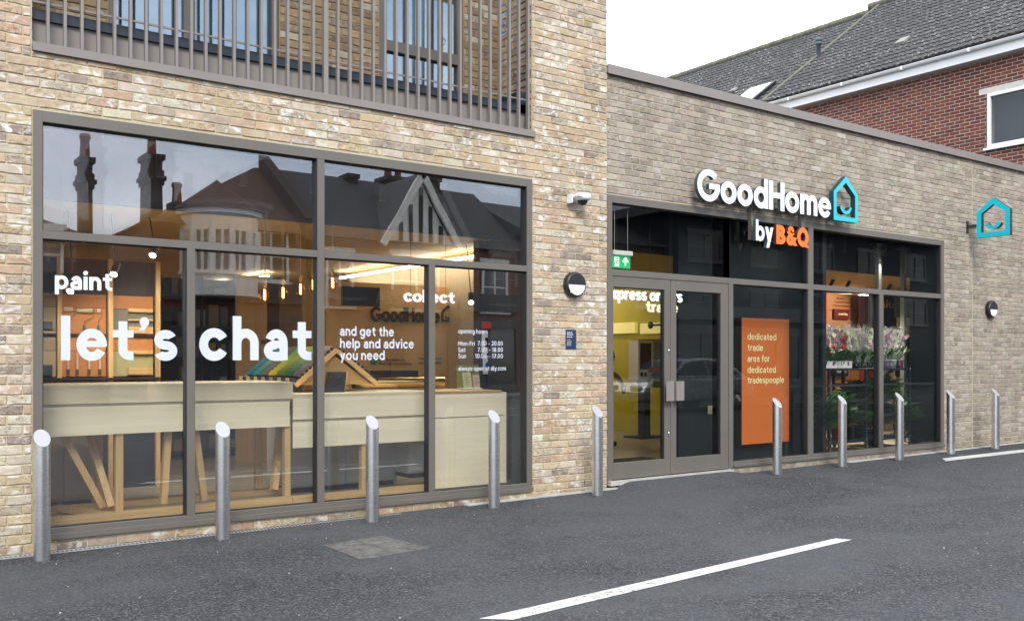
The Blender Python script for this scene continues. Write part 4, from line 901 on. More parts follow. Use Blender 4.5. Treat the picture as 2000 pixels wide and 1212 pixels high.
# left house with two tall stacks
X0_, Ze = mx(30, 500); X1_, _ = mx(214, 500); _, zr1 = mx(75, 372)
h1 = opp_house('old brick house at the far left of the terrace opposite, sky gap beside it', -2.5, X1_, mx(150, 470)[1], mx(75, 372)[1]+.6, hip=(0, 4.2))
chimney(h1, mx(163, 300)[0]+.1, mx(186, 300)[0]+.1, 4.5, mx(165, 300)[1], -RS-1.0, .7, 1, .8)
for a, b in ((-1.5, 0), (1.5, 3), (4.5, 6)): opp_window(h1, a, b, 3.9, 5.5)
shopfront(h1, -2, X1_-.3)
hx0 = mx(278, 500)[0]; hx1 = mx(600, 500)[0]; er = mx(440, 440)[1]; rz_ = mx(500, 330)[1]+.9
h2 = opp_house('old brick house opposite with a rounded white bay window and one tall chimney', hx0+.2, hx1, er, rz_, hip=(5.2, .0))
chimney(h2, mx(290, 300)[0]+.1, mx(322, 300)[0]+.1, 3.0, mx(300, 297)[1], -RS-.9, .9, 1, .75)
chimney(h2, mx(352, 400)[0], mx(372, 400)[0], 5, mx(350, 392)[1], -RS-.8, .6, 1, .7)
b = MB(); pw0 = mx(588, 350)[0]; b.box(pw0, pw0+.35, -RS-8, -RS+.35, er, er+.01)
b = MB(); b.hexa([(pw0, -RS+.5, er-.3), (pw0+.4, -RS+.5, er-.3), (pw0+.4, -RS-4, rz_-.2), (pw0, -RS-4, rz_-.2)], [(pw0, -RS+.5, er+.45), (pw0+.4, -RS+.5, er+.45), (pw0+.4, -RS-4, rz_+.5), (pw0, -RS-4, rz_+.5)]); b.build('parapet', dbrick, h2)
# bay
bx = mx(430, 480)[0]; br_ = (mx(500, 480)[0]-mx(352, 480)[0])/2; bz1 = mx(430, 425)[1]; bz0 = mx(430, 545)[1]
def ngon(r, n=10): return [(bx+r*math.cos(R(180*k/n)), -RS+r*math.sin(R(180*k/n))) for k in range(n+1)]
b = MB()
for z_, z2, rr in ((bz0-.5, bz0+.1, br_), (bz1-.55, bz1, br_), (bz1, bz1+.18, br_+.15), (bz0+.1, bz0+.22, br_+.1), (bz0-.62, bz0-.5, br_+.08)): b.prism(ngon(rr, 6), lambda a, c, t: (a, c, t), z_, z2)
bay = b.build('bay_window', wpaint, h2)
b = MB()
for (a, c) in ngon(br_-.05, 6): b.box(a-.10, a+.10, c-.1, c+.1, bz0+.2, bz1-.5)
for k in range(6):
    p_, q_ = ngon(br_-.05, 6)[k], ngon(br_-.05, 6)[k+1]; zz = (bz0+bz1)/2-.1; b.bar((*p_, zz), (*q_, zz), .08, .08); 
    mpx = ((p_[0]+q_[0])/2, (p_[1]+q_[1])/2); b.box(mpx[0]-.04, mpx[0]+.04, mpx[1]-.04, mpx[1]+.04, bz0+.2, bz1-.5)
b.build('mullion', wpaint, bay); b = MB(); b.prism(ngon(br_-.18, 6), lambda a, c, t: (a, c, t), bz0+.2, bz1-.5); b.build('pane', plain('curtained_glass', (.20, .21, .22), .1), bay)
b = MB(); pp = ngon(br_+.25, 6); ap = (bx, -RS-.3, bz1+1.35)
b.mesh([(a, c, bz1+.18) for a, c in pp]+[ap], [(k, k+1, 7) for k in range(6)]); b.build('bay_roof', droof, h2)
opp_window(h2, hx1-2.0, hx1-.7, bz0, bz1-.3); shopfront(h2, hx0+.4, hx1-.2, 'PIZZA', None, .34)
# gabled house
gx0, gx1 = mx(612, 500)[0]+.1, mx(1026, 500)[0]; ge = mx(815, 472)[1]
h3 = opp_house('old brick house opposite with a black and white timbered gable', gx0, gx1, ge, mx(700, 348)[1]+.8, dred, slate)
ga = mx(741, 474); gb = mx(886, 476); gp = mx(815, 340); gc = (ga[0]+gb[0])/2; gw = (gb[0]-ga[0])/2; gz_ = gp[1]; yG = -RS+.5
b = MB(); b.mesh([(gc-gw, yG, ge-.1), (gc+gw, yG, ge-.1), (gc, yG, gz_), (gc-gw, -RS-4, ge-.1), (gc+gw, -RS-4, ge-.1), (gc, -RS-4, gz_)], [(0, 2, 5, 3), (1, 4, 5, 2)]); b.build('gable_roof', slate, h3)
b = MB(); b.prism([(gc-gw+.25, ge-.05), (gc+gw-.25, ge-.05), (gc, gz_-.35)], lambda a, c, t: (a, t, c), yG-.25, yG-.15); b.build('gable_panel', wpaint, h3)
b = MB()
for s_ in (-1, 1): b.bar((gc+s_*(gw+.05), yG, ge-.25), (gc+s_*.0, yG, gz_-.08), .12, .26)
b.build('bargeboard', wpaint, h3)
b = MB()
for k in range(-3, 4):
    if k == 0 or True:
        xx = gc+k*gw*.27; top = gz_-.55-abs(k*gw*.27)*(gz_-ge)/gw; 
        if top > ge: b.box(xx-.085, xx+.085, yG-.15, yG-.11, ge-.05, top)
b.build('timber_stud', wood_dk, h3)
opp_window(h3, gc-1.1, gc+1.0, ge-2.6, ge-.5, bars=1); opp_window(h3, gx0+.4, gx0+1.5, ge-2.6, ge-.6); opp_window(h3, gx1-2.2, gx1-.9, ge-2.6, ge-.6)
b = MB(); b.box(gx0+.0, gx0+.25, -RS, -RS+.16, 3.4, ge); b.build('pilaster', wpaint, h3)
chimney(h3, mx(766, 340)[0], mx(785, 340)[0], 6, mx(775, 328)[1]+.3, -RS-4, .8, 0); chimney(h3, mx(848, 340)[0], mx(890, 340)[0], 6, mx(868, 338)[1]+.4, -RS-4.2, 1, 2, .5); chimney(h3, mx(925, 345)[0], mx(955, 345)[0], 6, mx(940, 345)[1]+.5, -RS-4.2, 1, 0)
shopfront(h3, gx0+.5, gc+1.5, 'PIZZA', None, .32); shopfront(h3, gc+1.9, gx1-.4)
# right hand houses and a modern block
h4 = opp_house('dark brick house with slate roof between the gabled house and the tall block', gx1+.1, mx(1300, 500)[0], mx(1200, 470)[1], mx(1240, 395)[1], dred, slate)
for k in range(3): opp_window(h4, gx1+1.2+k*2.6, gx1+2.5+k*2.6, 3.9, 5.3)
shopfront(h4, gx1+.4, gx1+6)
mX0, mX1 = mx(1302, 500)[0], mx(1900, 500)[0]
grey_fr = plain('grey_window_paint', (.12, .13, .14), .5)
h5 = thing('apartment_block', 'long flat roofed block with overhanging roof and white windows across the street', 'building', ((mX0+mX1)/2, -RS-5, 0))
zt5 = mx(1400, 428)[1]; MB().box(mX0, mX1, -RS-10, -RS, 0, zt5).build('wall', plain('blue_grey_render', (.035, .045, .055), .8), h5)
MB().box(mX0-.5, mX1+.5, -RS-10.5, -RS+.7, zt5+.01, zt5+.45).build('roof', render_m, h5)
MB().box(mX0+2.1, mX0+2.9, -RS-2, -RS-1.3, zt5+.45, zt5+1.6).build('chimney', dbrick, h5)
for k in range(6):
    for z_ in (3.6, 6.3):
        if z_+1.4 < zt5: opp_window(h5, mX0+1.5+k*4.6, mX0+3.9+k*4.6, z_, z_+1.4, bars=1, m=grey_fr)
shopfront(h5, mX0+.5, mX0+12, None, grey_fr)
# pavement + kerb opposite
b = MB(); b.box(-30, 90, -RS-9, -RS+2.6, -.1, .11); structure('pavement', b, plain('paving', (.20, .20, .19), .9, 0, .15, 2), 'pale pavement along the terrace opposite', 'pavement')
# car
def car(X, Y, label, col):
    o = thing('parked_car', label, 'car', (X, Y, 0)); Lc = 4.2
    prof = [(-2.1, .35), (-2.12, .62), (-1.95, .86), (-1.1, .98), (-.45, 1.42), (.35, 1.50), (1.25, 1.44), (1.85, 1.02), (2.05, .92), (2.12, .6), (2.08, .35)]
    low = [(-2.1, .35), (-2.12, .62), (-1.95, .86), (-1.1, .97), (1.85, 1.0), (2.05, .92), (2.12, .6), (2.08, .35)]
    top = [(-1.15, .975), (-.5, 1.40), (-.35, 1.46), (.35, 1.50), (1.2, 1.45), (1.35, 1.38), (1.82, 1.01)]
    b = MB(); b.prism(low, lambda a, c, t: (X+a, Y+t, c+.02), -.86, .86); b.build('body', col, o, bevel=.09)
    b = MB(); n = len(top); v = [(X+a, Y+(.80-.22*(c-.97)/.5), c+.02) for a, c in top]+[(X+a, Y-(.80-.22*(c-.97)/.5), c+.02) for a, c in top]
    b.mesh(v, [tuple(range(n)), tuple(range(n, 2*n))[::-1]]+[(i, i+1, n+i+1, n+i) for i in range(n-1)]); b.build('cabin', col, o, bevel=.03)
    for s_ in (-1, 1):
        b = MB()
        for pl in ([(-.98, 1.04), (-.42, 1.38), (.28, 1.44), (.28, 1.04)], [(.36, 1.04), (.36, 1.44), (1.12, 1.38), (1.55, 1.06)]):
            b.prism(pl, lambda a, c, t: (X+a, Y+s_*(.812-.22*(c-.97)/.5+t), c+.02), .0, .008)
        b.build('side_window', dglass, o)
    b = MB(); b.prism([(-1.10, 1.03), (-.56, 1.39), (-.60, 1.41), (-1.14, 1.05)], lambda a, c, t: (X+a, Y+t, c+.03), -.66, .66); b.build('windscreen', dglass, o)
    for wx in (-1.3, 1.3):
        for s_ in (-1, 1):
            b = MB(); b.lathe([(0, -.1), (.2, -.11), (.30, -.1), (.325, -.06), (.325, .06), (.3, .1), (.2, .11), (0, .1)], (X+wx, Y+s_*.80, .325), 24, 'Y'); w = b.build('wheel', black_m, o)
            b = MB(); b.lathe([(0, .118), (.07, .12), (.19, .114), (.2, .10)], (X+wx, Y+s_*.80, .325), 20, 'Y') if s_ > 0 else b.lathe([(0, -.118), (.07, -.12), (.19, -.114), (.2, -.10)], (X+wx, Y-.80, .325), 20, 'Y'); b.build('rim', chrome_m, w)
    for s_ in (-1, 1): MB().box(X-2.125, X-2.0, Y+s_*.45-.17, Y+s_*.45+.17, .66, .80).build('headlight', wplastic_m, o, bevel=.02)
    return o
silver = plain('silver_paint', (.50, .53, .56), .25, .5, .03)
car(19.0, -10.3, 'silver hatchback reflected in the dark glass of the right door leaf', silver)
# ================= SHOP INTERIOR =================
FZ = .12; CZ = 2.85; YC = 1.0
XL, XRm, YBk = -4.5, 21.5, 12.0
b = MB(); b.box(XL, XRm, .29, YBk, -.02, FZ); b.box(XL, XRm, .09, .29, -.02, FZ-.004)
structure('shop_floor', b, concrete_m, 'smooth grey concrete floor inside the shop', 'floor')
b = MB(); b.box(XL, XRm, YC+.02, YBk, CZ, CZ+.05); structure('ceiling', b, wood('ochre_ceiling', (.62, .42, .15), 'Y', .6, .18, .4), 'warm ochre timber ceiling inside the shop', 'ceiling')
b = MB(); b.box(XL, XRm, YC-.03, YC+.018, CZ-.01, 3.5); b.box(XL, XRm, .30, YC-.032, 3.42, 3.5); structure('bulkhead', b, dark_m, 'dark bulkhead above the shop window', 'bulkhead')
wallp = plain('interior_dark_grey', (.035, .037, .042), .7, 0, .1, 2)
b = MB(); b.box(XL, XRm, YBk, YBk+.1, 0, 3.5); b.box(XL-.1, XL, .3, YBk, 0, 3.5); b.box(XRm, XRm+.1, .3, YBk, 0, 3.5); structure('interior_wall', b, wallp, 'dark wall around the shop interior', 'wall')
PWX = PX(936, 1.2)
b = MB(); b.box(PWX, PX(1300, 1.2)-1.9, 1.2, 1.32, FZ, 3.41); b.box(PX(1020, .5), PX(1020, .5)+.06, .32, 1.19, FZ, 3.41); structure('partition', b, plain('slate_blue_partition', (.022, .032, .044), .4, 0, .1), 'dark slate partition at the right end of the big window', 'partition')
PB0, PB1, YP = PX(1325, .62), PX(1579, .62), .62
b = MB(); b.box(PB0, PB1, YP, YP+.1, FZ, 3.41); b.box(PB1-.08, PB1, .32, YP-.002, FZ, 3.41); structure('partition', b, teal_dark_m, 'dark teal partition carrying the orange poster', 'partition')
b = MB(); b.box(PX(1788, .5), PX(1880, .5), .5, .6, FZ, 3.41); structure('partition', b, teal_dark_m, 'dark partition behind the rightmost panes of the shop', 'partition')
b = MB(); b.box(GX1-.03, GX1-.004, .13, .498, FZ, 3.41); b.box(WX1-.03, WX1-.004, .095, .318, FZ, 3.41)
structure('window_lining', b, teal_dark_m, 'dark lining at the right ends of the two glazed fronts', 'lining')
# --- lights ---
led = emit('led_white', (1, .93, .80), 18.0)
def linear(x0, y0, x1, y1, z, label, wd=.022):
    b = MB(); b.bar((x0, y0, z), (x1, y1, z), wd, .03); o = solo('linear_light', b, led, label, 'ceiling light', 'linear lights under the shop ceiling'); return o
linear(6.60, 1.9, 6.60, 5.8, 2.76, 'long white linear ceiling light running back beside the dark partition')
for k, y in enumerate((6.3, 8.2, 10.2)): linear(5.62, y, 5.62, y+(.95, .6, .5)[k], 2.78, ('nearest', 'middle', 'farthest')[k]+' of the short white ceiling lights above the word chat')
linear(1.6, 6.0, 1.6, 10.5, 2.80, 'added white linear ceiling light above the tool shelves behind the left pane')  # this row and those below are added to light the room
linear(9.9, 3.6, 9.9, 9, 2.80, 'added white linear ceiling light over the glass doors')
linear(11.4, 5, 11.4, 9, 2.80, 'added white linear ceiling light over the key cutting kiosk')
linear(17.4, 3.4, 17.4, 8, 2.80, 'added white linear ceiling light above the flower trolleys')
linear(14.6, 4.4, 14.6, 9, 2.80, 'added white linear ceiling light above the left flower trolley')  # row added to lift the dark trolley area
linear(-1.6, 1.6, -1.6, 10, 2.80, 'added white linear ceiling light beyond the left window jamb')
spot_em = emit('spot_lamp', (1, .90, .72), 14)
def beam(p, target, parent, w_, ang=75):
    l = bpy.data.lights.new('lamp_light', 'SPOT'); l.energy = w_; l.color = (1, .90, .76); l.spot_size = R(ang); l.spot_blend = .7; l.shadow_soft_size = .03
    q = bpy.data.objects.new('lamp_light', l); COL.objects.link(q); q.parent = parent; q.location = Vector(p)-wloc(parent); q.rotation_euler = (Vector(target)-Vector(p)).to_track_quat('-Z', 'Y').to_euler()
def spot(px, py, Yd, label, lit=True, ztop=3.42, e=None):
    X, Z = P(px, py, Yd); o = thing('pendant_spotlight', label, 'spotlight', (X, Yd, Z), 'small black cylinder spotlights')
    b = MB(); b.lathe([(.0, .20), (.034, .20), (.036, .19), (.036, 0), (.030, .0), (.028, .02), (0, .02)], (X, Yd, Z), 16); b.tube([(X, Yd, Z+.2), (X, Yd, ztop)], .006, 6); b.build('housing', black_m, o)
    if lit:
        b = MB(); b.lathe([(0, .012), (.027, .012)], (X, Yd, Z), 14); b.build('lamp', spot_em, o); beam((X, Yd, Z-.01), (X+.05, Yd+.25, 0), o, e or 30)
for px, py, l in ((313, 346, 'second'), (475, 363, 'third'), (613, 378, 'fourth'), (745, 393, 'fifth')): spot(px, py, .55, 'lit black cylinder spotlight, %s from the left behind the big window' % l)
spot(1729, 500, .75, 'lit black cylinder spotlight beside the right steel post', e=14); 
for px, py, l in ((1620, 490, 'left'), (1648, 493, 'middle'), (1707, 498, 'right')): spot(px, py, .7, l+' of three dark cylinder spotlights above the flower trolleys', False)
for px, py, l in ((1628, 575, 'left'), (1660, 573, 'middle'), (1740, 576, 'right')):
    X, Z = PX(px, 2.0), 2.72; o = thing('track_spotlight', l+' of three small spotlights added to brighten the orange trade display and plants', 'spotlight', (X, 2.0, Z), 'added fill spotlights over the trade display')
    b = MB(); b.tube([(X, 2.0, Z+.12), (X, 2.08, Z)], .03, 12); b.tube([(X, 2.0, Z+.12), (X, 2.0, CZ)], .006, 6); b.build('housing', black_m, o); beam((X, 2.1, Z-.02), (X-.2, 3.3, 1.9), o, 55, 110); beam((X, 1.9, Z-.02), (X-.1, .9, .5), o, 160, 90)  # added fill lamps: one beam on the display, one on the plants
for px, py, l in ((298, 498, 'above the word paint'), (222, 535, 'right of the word paint'), (137, 568, 'below the word paint'), (920, 590, 'right of the word collect')):
    X, Z = P(px, py, 1.5); o = thing('track_spotlight', 'bright tilted track spotlight '+l, 'spotlight', (X, 1.5, Z), 'tilted track spotlights')
    b = MB(); d = Vector((-.35, -.55, -.75)).normalized(); c = Vector((X, 1.5, Z)); b.tube([tuple(c), tuple(c-d*.14)], .035, 14); b.tube([tuple(c-d*.1), (X, 1.6, CZ)], .006, 6); b.build('housing', black_m, o); beam(tuple(c+d*.02), (X+(.8 if px < 900 else -.3), 2.6 if px < 900 else 1.2, 1.3), o, 34 if px < 900 else 25, 95)
    b = MB(); b.tube([tuple(c+d*.002), tuple(c+d*.006)], .031, 14); b.build('lamp', spot_em, o)
fil = emit('filament', (1, .48, .10), 22); amber = glass_mat('amber_glass', .04, (1.0, .80, .48), 0)
for k, (px, py) in enumerate(((517, 575), (553, 571), (587, 564), (612, 556), (650, 552))):
    Yd = 1.15; X, Z = P(px, py, Yd); o = thing('pendant_bulb', 'glowing amber filament bulb, %s from the left in the hanging row' % ('first', 'second', 'third', 'fourth', 'fifth')[k], 'pendant lamp', (X, Yd, Z), 'row of hanging filament bulbs')
    b = MB(); b.lathe([(0, -.085), (.025, -.075), (.042, -.045), (.045, -.01), (.036, .03), (.020, .065), (.016, .08)], (X, Yd, Z), 18); b.build('bulb', amber, o)
    b = MB(); b.tube([(X+.009*math.cos(q*1.35), Yd+.009*math.sin(q*1.35), Z-.05+.006*q) for q in range(17)], .0042, 6); b.build('filament', fil, o)
    b = MB(); b.lathe([(.0, .14), (.016, .14), (.019, .12), (.019, .075), (0, .075)], (X, Yd, Z), 14); b.tube([(X, Yd, Z+.14), (X, Yd, CZ)], .003, 6); b.build('flex', plain('brass', (.55, .36, .12), .3, 1), o)
# --- hanging words ---
def hang(s, xl, xr, yb, xh, Y, label, w=.27, th=.02, m=None, struts=True):
    X0, Z0 = P(xl, yb, Y); X1 = PX(xr, Y); sz = PZ(xl, yb-xh, Y)-Z0; sx = (X1-X0)/text_width(s, w, .17)
    o = thing('hanging_word', label, 'sign', (X0, Y, Z0)); letters(s, w, sx, sz, (X0, Z0), lambda a, b_, t: (a, Y-t, b_), th).build('lettering', m or wplastic_em, o)
    if struts:
        b = MB(); b.box(X0-.01, X1+.01, Y+.004, Y+.014, Z0+sz*.25, Z0+sz*.33)
        for q in (.15, .85): b.tube([(X0+(X1-X0)*q, Y+.01, Z0+sz*.3), (X0+(X1-X0)*q, Y+.01, 3.42 if Y < YC else CZ)], .0025, 5)
        b.build('hanger', gasket_m, o)
    return o
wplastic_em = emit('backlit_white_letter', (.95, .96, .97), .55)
hang('paint', 107, 218, 563.5, 26, .35, 'white word paint hanging inside the left pane')
hang('collect', 788, 886, 588.5, 17, .40, 'white word collect hanging inside behind the right mullion')
hang('express orders', 1180, 1331, 583, 17.5, .38, 'white words express orders hanging inside the left glass door')
hang('trade', 1261, 1322, 609, 16, .40, 'white word trade hanging inside the left glass door', m=emit('backlit_cream_letter', (.9, .86, .66), .5))
# --- workbenches ---
YF = .40
def zb(x, y, Y=YF): return PZ(x, y, Y)
def bench(label, xa, xb, ztop, zmid, zlow, legs, diag, shelf=True):
    Xa, Xb = xa, xb; o = thing('workbench', label, 'counter', ((Xa+Xb)/2, YF, FZ))
    MB().box(Xa, Xb, YF, YF+.018, zmid+.012, ztop).build('front_panel', ply_m, o)
    MB().box(Xa, Xb-.03, YF+.004, YF+.022, zlow, zmid-.012).build('front_panel', ply_m, o)
    MB().box(Xa, Xb-.02, YF+.006, YF+.012, zmid-.012, zmid+.012).build('panel_edge', plain('ply_edge', (.30, .24, .15), .7, 0, .3, 30), o)
    MB().box(Xa, Xb, YF-.004, YF+.85, ztop+.001, ztop+.02).build('worktop', ply_m, o)
    MB().box(Xa, Xb, YF+.01, YF+.075, FZ+.002, FZ+.075).build('base_rail', pine_m, o)
    MB().box(Xa, Xb, YF+.72, YF+.78, FZ+.002, FZ+.06).build('base_rail', pine_m, o)
    for (lx, wd) in legs: MB().box(lx, lx+wd, YF+.026, YF+.09, FZ+.076, zlow+.1).build('leg', pinez_m, o); MB().box(lx-.02, lx+.05, YF+.7, YF+.76, FZ+.076, zlow+.1).build('leg', pinez_m, o)
    for (p, q) in diag: b = MB(); b.bar(p, q, .055, .07, (0, 1, 0)); b.build('brace', pinez_m, o)
    return o
XA_, XB_ = PX(82, YF)-.5, PX(572, YF); zl0 = zb(82, 853)
l1 = PX(226, YF+.03); l2 = PX(556, YF+.03)
bench('long pale plywood workbench on pine legs across the two left panes', XA_, XB_, zb(82, 757), 1.092, zl0, [(l1, .06), (l2, .055)],
    [((PX(116, .6), .60, zl0+.05), (PX(200, .6), .60, FZ+.1)), ((l1-.12, YF+.5, zl0), (l1-.02, YF+.10, FZ+.1)), ((PX(332, .5), .55, zl0+.05), (PX(322, .5), .55, FZ+.09)), ((PX(382, .5), .55, zl0+.05), (PX(402, .5), .55, FZ+.09)), ((PX(548, 1.0), 1.0, zl0), (PX(535, .7), .7, FZ+.1)), ((PX(110, 1.2), 1.18, FZ+.04), (l1, .5, FZ+.04))])
Y2 = YF; X2_, X3_ = XB_+.004, PX(842, YF); zt2 = zb(640, 772); zl2 = zb(640, 871)
l3 = PX(706, YF+.03)
bench('shorter pale plywood workbench behind the pane lettered with help and advice', X2_, X3_, zt2, zb(640, 819), zl2, [(l3, .055)], [])
CX1 = PX(986, YF); o = thing('counter_cabinet', 'pale plywood cabinet with full height front behind the opening hours pane', 'counter', ((X3_+CX1)/2, YF, FZ))
MB().box(X3_+.004, CX1, YF, YF+.018, zb(860, 817)+.012, zb(860, 768)).build('front_panel', ply_m, o)
MB().box(X3_+.004, CX1, YF+.002, YF+.02, FZ+.02, zb(860, 817)-.0).build('front_panel', ply_m, o)
MB().box(CX1+.001, CX1+.02, YF, YF+.7, FZ+.02, zb(860, 768)).build('side_panel', ply_m, o)
MB().box(X3_+.004, CX1-.05, YF-.01, YF+.72, zb(860, 768)+.001, zb(860, 768)+.022).build('worktop', pine_m, o)
# grey boxes beneath
cab_m = plain('warm_grey_cabinet', (.46, .42, .33), .5, 0, .06)
def cabinet(x0, x1, y0, y1, z0, z1, label, m=cab_m, name='storage_cabinet', nd_=2):
    o = thing(name, label, 'cabinet', ((x0+x1)/2, (y0+y1)/2, z0)); MB().box(x0, x1, y0, y1, z0+.05, z1).build('carcass', m, o, bevel=.004)
    MB().box(x0+.03, x1-.03, y0+.02, y1-.02, z0, z0+.05).build('plinth', black_m, o)
    for k in range(nd_):
        a = x0+(x1-x0)*k/nd_; MB().box(a+.006, a+(x1-x0)/nd_-.006, y0-.016, y0-.001, z0+.07, z1-.01).build('door', m, o, bevel=.003)
    return o
cabinet(PX(60, 1.5), PX(185, 1.5), 1.5, 2.0, FZ, .85, 'warm grey cabinet standing behind the left workbench legs')
cabinet(PX(565, 1.1), PX(775, 1.1), 1.1, 1.7, FZ, .93, 'pale grey cabinet behind the shorter workbench', plain('pale_grey_cabinet', (.48, .48, .45), .5, 0, .05))
cabinet(PX(798, .75), PX(850, .75)+.2, .75, 1.15, FZ+.1, 1.0, 'white cabinet beside the full height counter front', plain('off_white_cabinet', (.50, .50, .46), .5))
# --- swatch rack ---
Xs0, Xs1, Xap = PX(577, .75), PX(735, .75), PX(655, .75); zs0 = PZ(577, 752, .75); zap = PZ(655, 684, .75); Ya, Yb = .75, 2.3
o = thing('paint_swatch_rack', 'timber A-frame rack of green, blue and grey paint swatches on the workbench', 'swatch rack', ((Xs0+Xs1)/2, 1.5, zs0))
b = MB()
for y in (Ya, Yb-.04):
    b.bar((Xs0, y, zs0), (Xap, y, zap), .045, .05, (0, 1, 0)); b.bar((Xs1, y+.002, zs0), (Xap+.01, y+.002, zap), .045, .05, (0, 1, 0))
b.build('frame', pine_m, o)
b = MB(); b.prism([(Xs0+.05, zs0+.0), (Xs1-.05, zs0+.0), (Xap, zap-.05)], lambda a, c, t: (a, t, c), Ya+.02, Ya+.03); b.build('end_panel', ochre_m, o)
b = MB(); b.hexa([(Xs0, Ya, zs0+.02), (Xs0, Yb, zs0+.02), (Xap, Yb, zap), (Xap, Ya, zap)], [(Xs0+.02, Ya, zs0), (Xs0+.02, Yb, zs0), (Xap+.02, Yb, zap-.02), (Xap+.02, Ya, zap-.02)]); b.hexa([(Xs1, Ya, zs0+.02), (Xs1, Yb, zs0+.02), (Xap, Yb, zap), (Xap, Ya, zap)], [(Xs1-.02, Ya, zs0), (Xs1-.02, Yb, zs0), (Xap-.02, Yb, zap-.02), (Xap-.02, Ya, zap-.02)]); b.build('sloping_board', black_m, o)
cols = [((.10, .10, .09), (.30, .30, .27)), ((.03, .10, .06), (.30, .42, .28)), ((.10, .14, .03), (.45, .50, .10)), ((.55, .45, .03), (.15, .50, .12)), ((.12, .12, .10), (.28, .26, .24)), ((.03, .20, .18), (.35, .42, .38)), ((.02, .16, .22), (.12, .30, .45))]
b = MB(); dS = Vector((Xap-Xs0, 0, zap-zs0)); Ls = dS.length; dS.normalize(); nS = Vector((-dS.z, 0, dS.x))
for j in range(7):
    y0 = Ya+.03+(Yb-Ya-.05)*j/7; y1 = y0+(Yb-Ya-.05)/7-.02
    for i in range(9):
        t = i/8; c0, c1 = cols[j]; col = tuple(c0[q]*(1-t)+c1[q]*t for q in range(3)); s_ = .09+(Ls-.1)*i/9
        p = Vector((Xs0, 0, zs0+.02))+dS*s_+nS*.006; q = p+dS*(Ls/9)-nS*.0+nS*.016
        m_ = 3
        for k in range(m_):
            ya, yb2 = y0+(y1-y0)*k/m_, y0+(y1-y0)*(k+1)/m_-.002; cc = tuple(v*(1+.12*(k-1)) for v in col)
            b.hexa([(p.x, ya, p.z), (p.x, yb2, p.z), (q.x, yb2, q.z), (q.x, ya, q.z)], [(p.x-.004, ya, p.z+.008), (p.x-.004, yb2, p.z+.008), (q.x-.004, yb2, q.z+.008), (q.x-.004, ya, q.z+.008)], (*cc, .5))
b.build('swatches', attr_m, o)
b = MB()
for j in range(14):
    y0 = Ya+.04+(Yb-Ya-.05)*j/14; col = (.62, .48, .25) if j % 2 else (.08, .08, .09)
    b.box(Xs0-.012, Xs0-.002, y0, y0+.07, zs0+.01, zs0+.07, (*col, .5))
b.build('tag_row', attr_m, o); b = MB()
for i in range(11):
    for s_ in (1, -1):
        t = (i+.5)/11; xe_ = Xs0 if s_ > 0 else Xs1; x = xe_+(Xap-xe_)*t; z = zs0+(zap-zs0)*t
        b.lathe([(0, -.004), (.020, -.003), (.020, .003), (0, .004)], (x-s_*.02, Ya-.004, z+.03), 10, 'Y')
b.build('scalloped_edge', black_m, o)
zw = zt2+.02
o = thing('tablet_stand', 'black slanted display panel standing on the shorter workbench', 'display', (PX(660, .62), .62, zw))
b = MB(); xa, xb = PX(634, .62), PX(682, .62); h_ = PZ(660, 726, .62); b.hexa([(xa, .62, zw), (xb-.05, .62, zw), (xb-.05, .65, zw), (xa, .65, zw)], [(xa+.06, .68, h_), (xb, .68, h_), (xb, .71, h_), (xa+.06, .71, h_)]); b.build('panel', plain('black_screen', (.012, .013, .017), .15), o)
b = MB(); b.bar((xb-.02, .72, zw), (xb+.01, .70, h_), .04, .02); b.build('stand', pine_m, o)
b = MB(); xa, xb = PX(690, 1.1), PX(865, 1.1); zc = zw+.075; b.tube([(xa, 1.1, zc), (xb, 1.1, zc)], .055, 20); solo('brass_tube', b, plain('polished_brass', (.80, .55, .20), .18, 1), 'polished brass tube lying along the back of the shorter workbench', 'brass tube')
b = MB(); xa, xb = PX(742, 1.0), PX(862, 1.0); b.box(xa, xb, 1.5, 1.62, zw, zw+.2); b.box(xa+.2, xa+.5, 1.49, 1.5, zw+.05, zw+.15); solo('till_box', b, plain('black_till', (.015, .015, .018), .4), 'low black till box behind the brass tube', 'till')
def card(px0, px1, py0, py1, Y, label, col, stripes=(.25, .24, .10)):
    a, zb0 = P(px0, py1, Y); c = PX(px1, Y); z1 = PZ(px0, py0, Y); o = thing('card_stand', label, 'card holder', (a, Y, zb0), 'small card stands on the counter')
    b = MB(); b.hexa([(a, Y, zb0), (c, Y, zb0), (c, Y+.006, zb0), (a, Y+.006, zb0)], [(a, Y+.03, z1), (c, Y+.03, z1), (c, Y+.036, z1), (a, Y+.036, z1)]); b.build('card', plain('card_%d' % px0, col, .5), o)
    b = MB(); n = 5
    for k in range(n):
        t = .15+.7*k/n; z = z1+(zb0-z1)*t; y = Y+.03*(1-t)-.003; b.box(a+(c-a)*.15, a+(c-a)*(.8 if k % 2 else .6), y-.001, y, z-.006, z)
    b.build('printed_lines', plain('print_%d' % px0, stripes, .6), o); b = MB(); b.box(a-.01, c+.01, Y-.02, Y+.05, zb0-.012, zb0-.001); b.build('base', wplastic_m, o)
card(906, 922, 727, 757, .7, 'pale green price card in front of the bigger green card', (.45, .50, .30)); card(926, 938, 732, 757, .66, 'pinkish price card at the right end of the counter', (.55, .42, .30)); card(893, 938, 712, 758, .95, 'large olive green leaflet card behind the price cards', (.22, .26, .07))
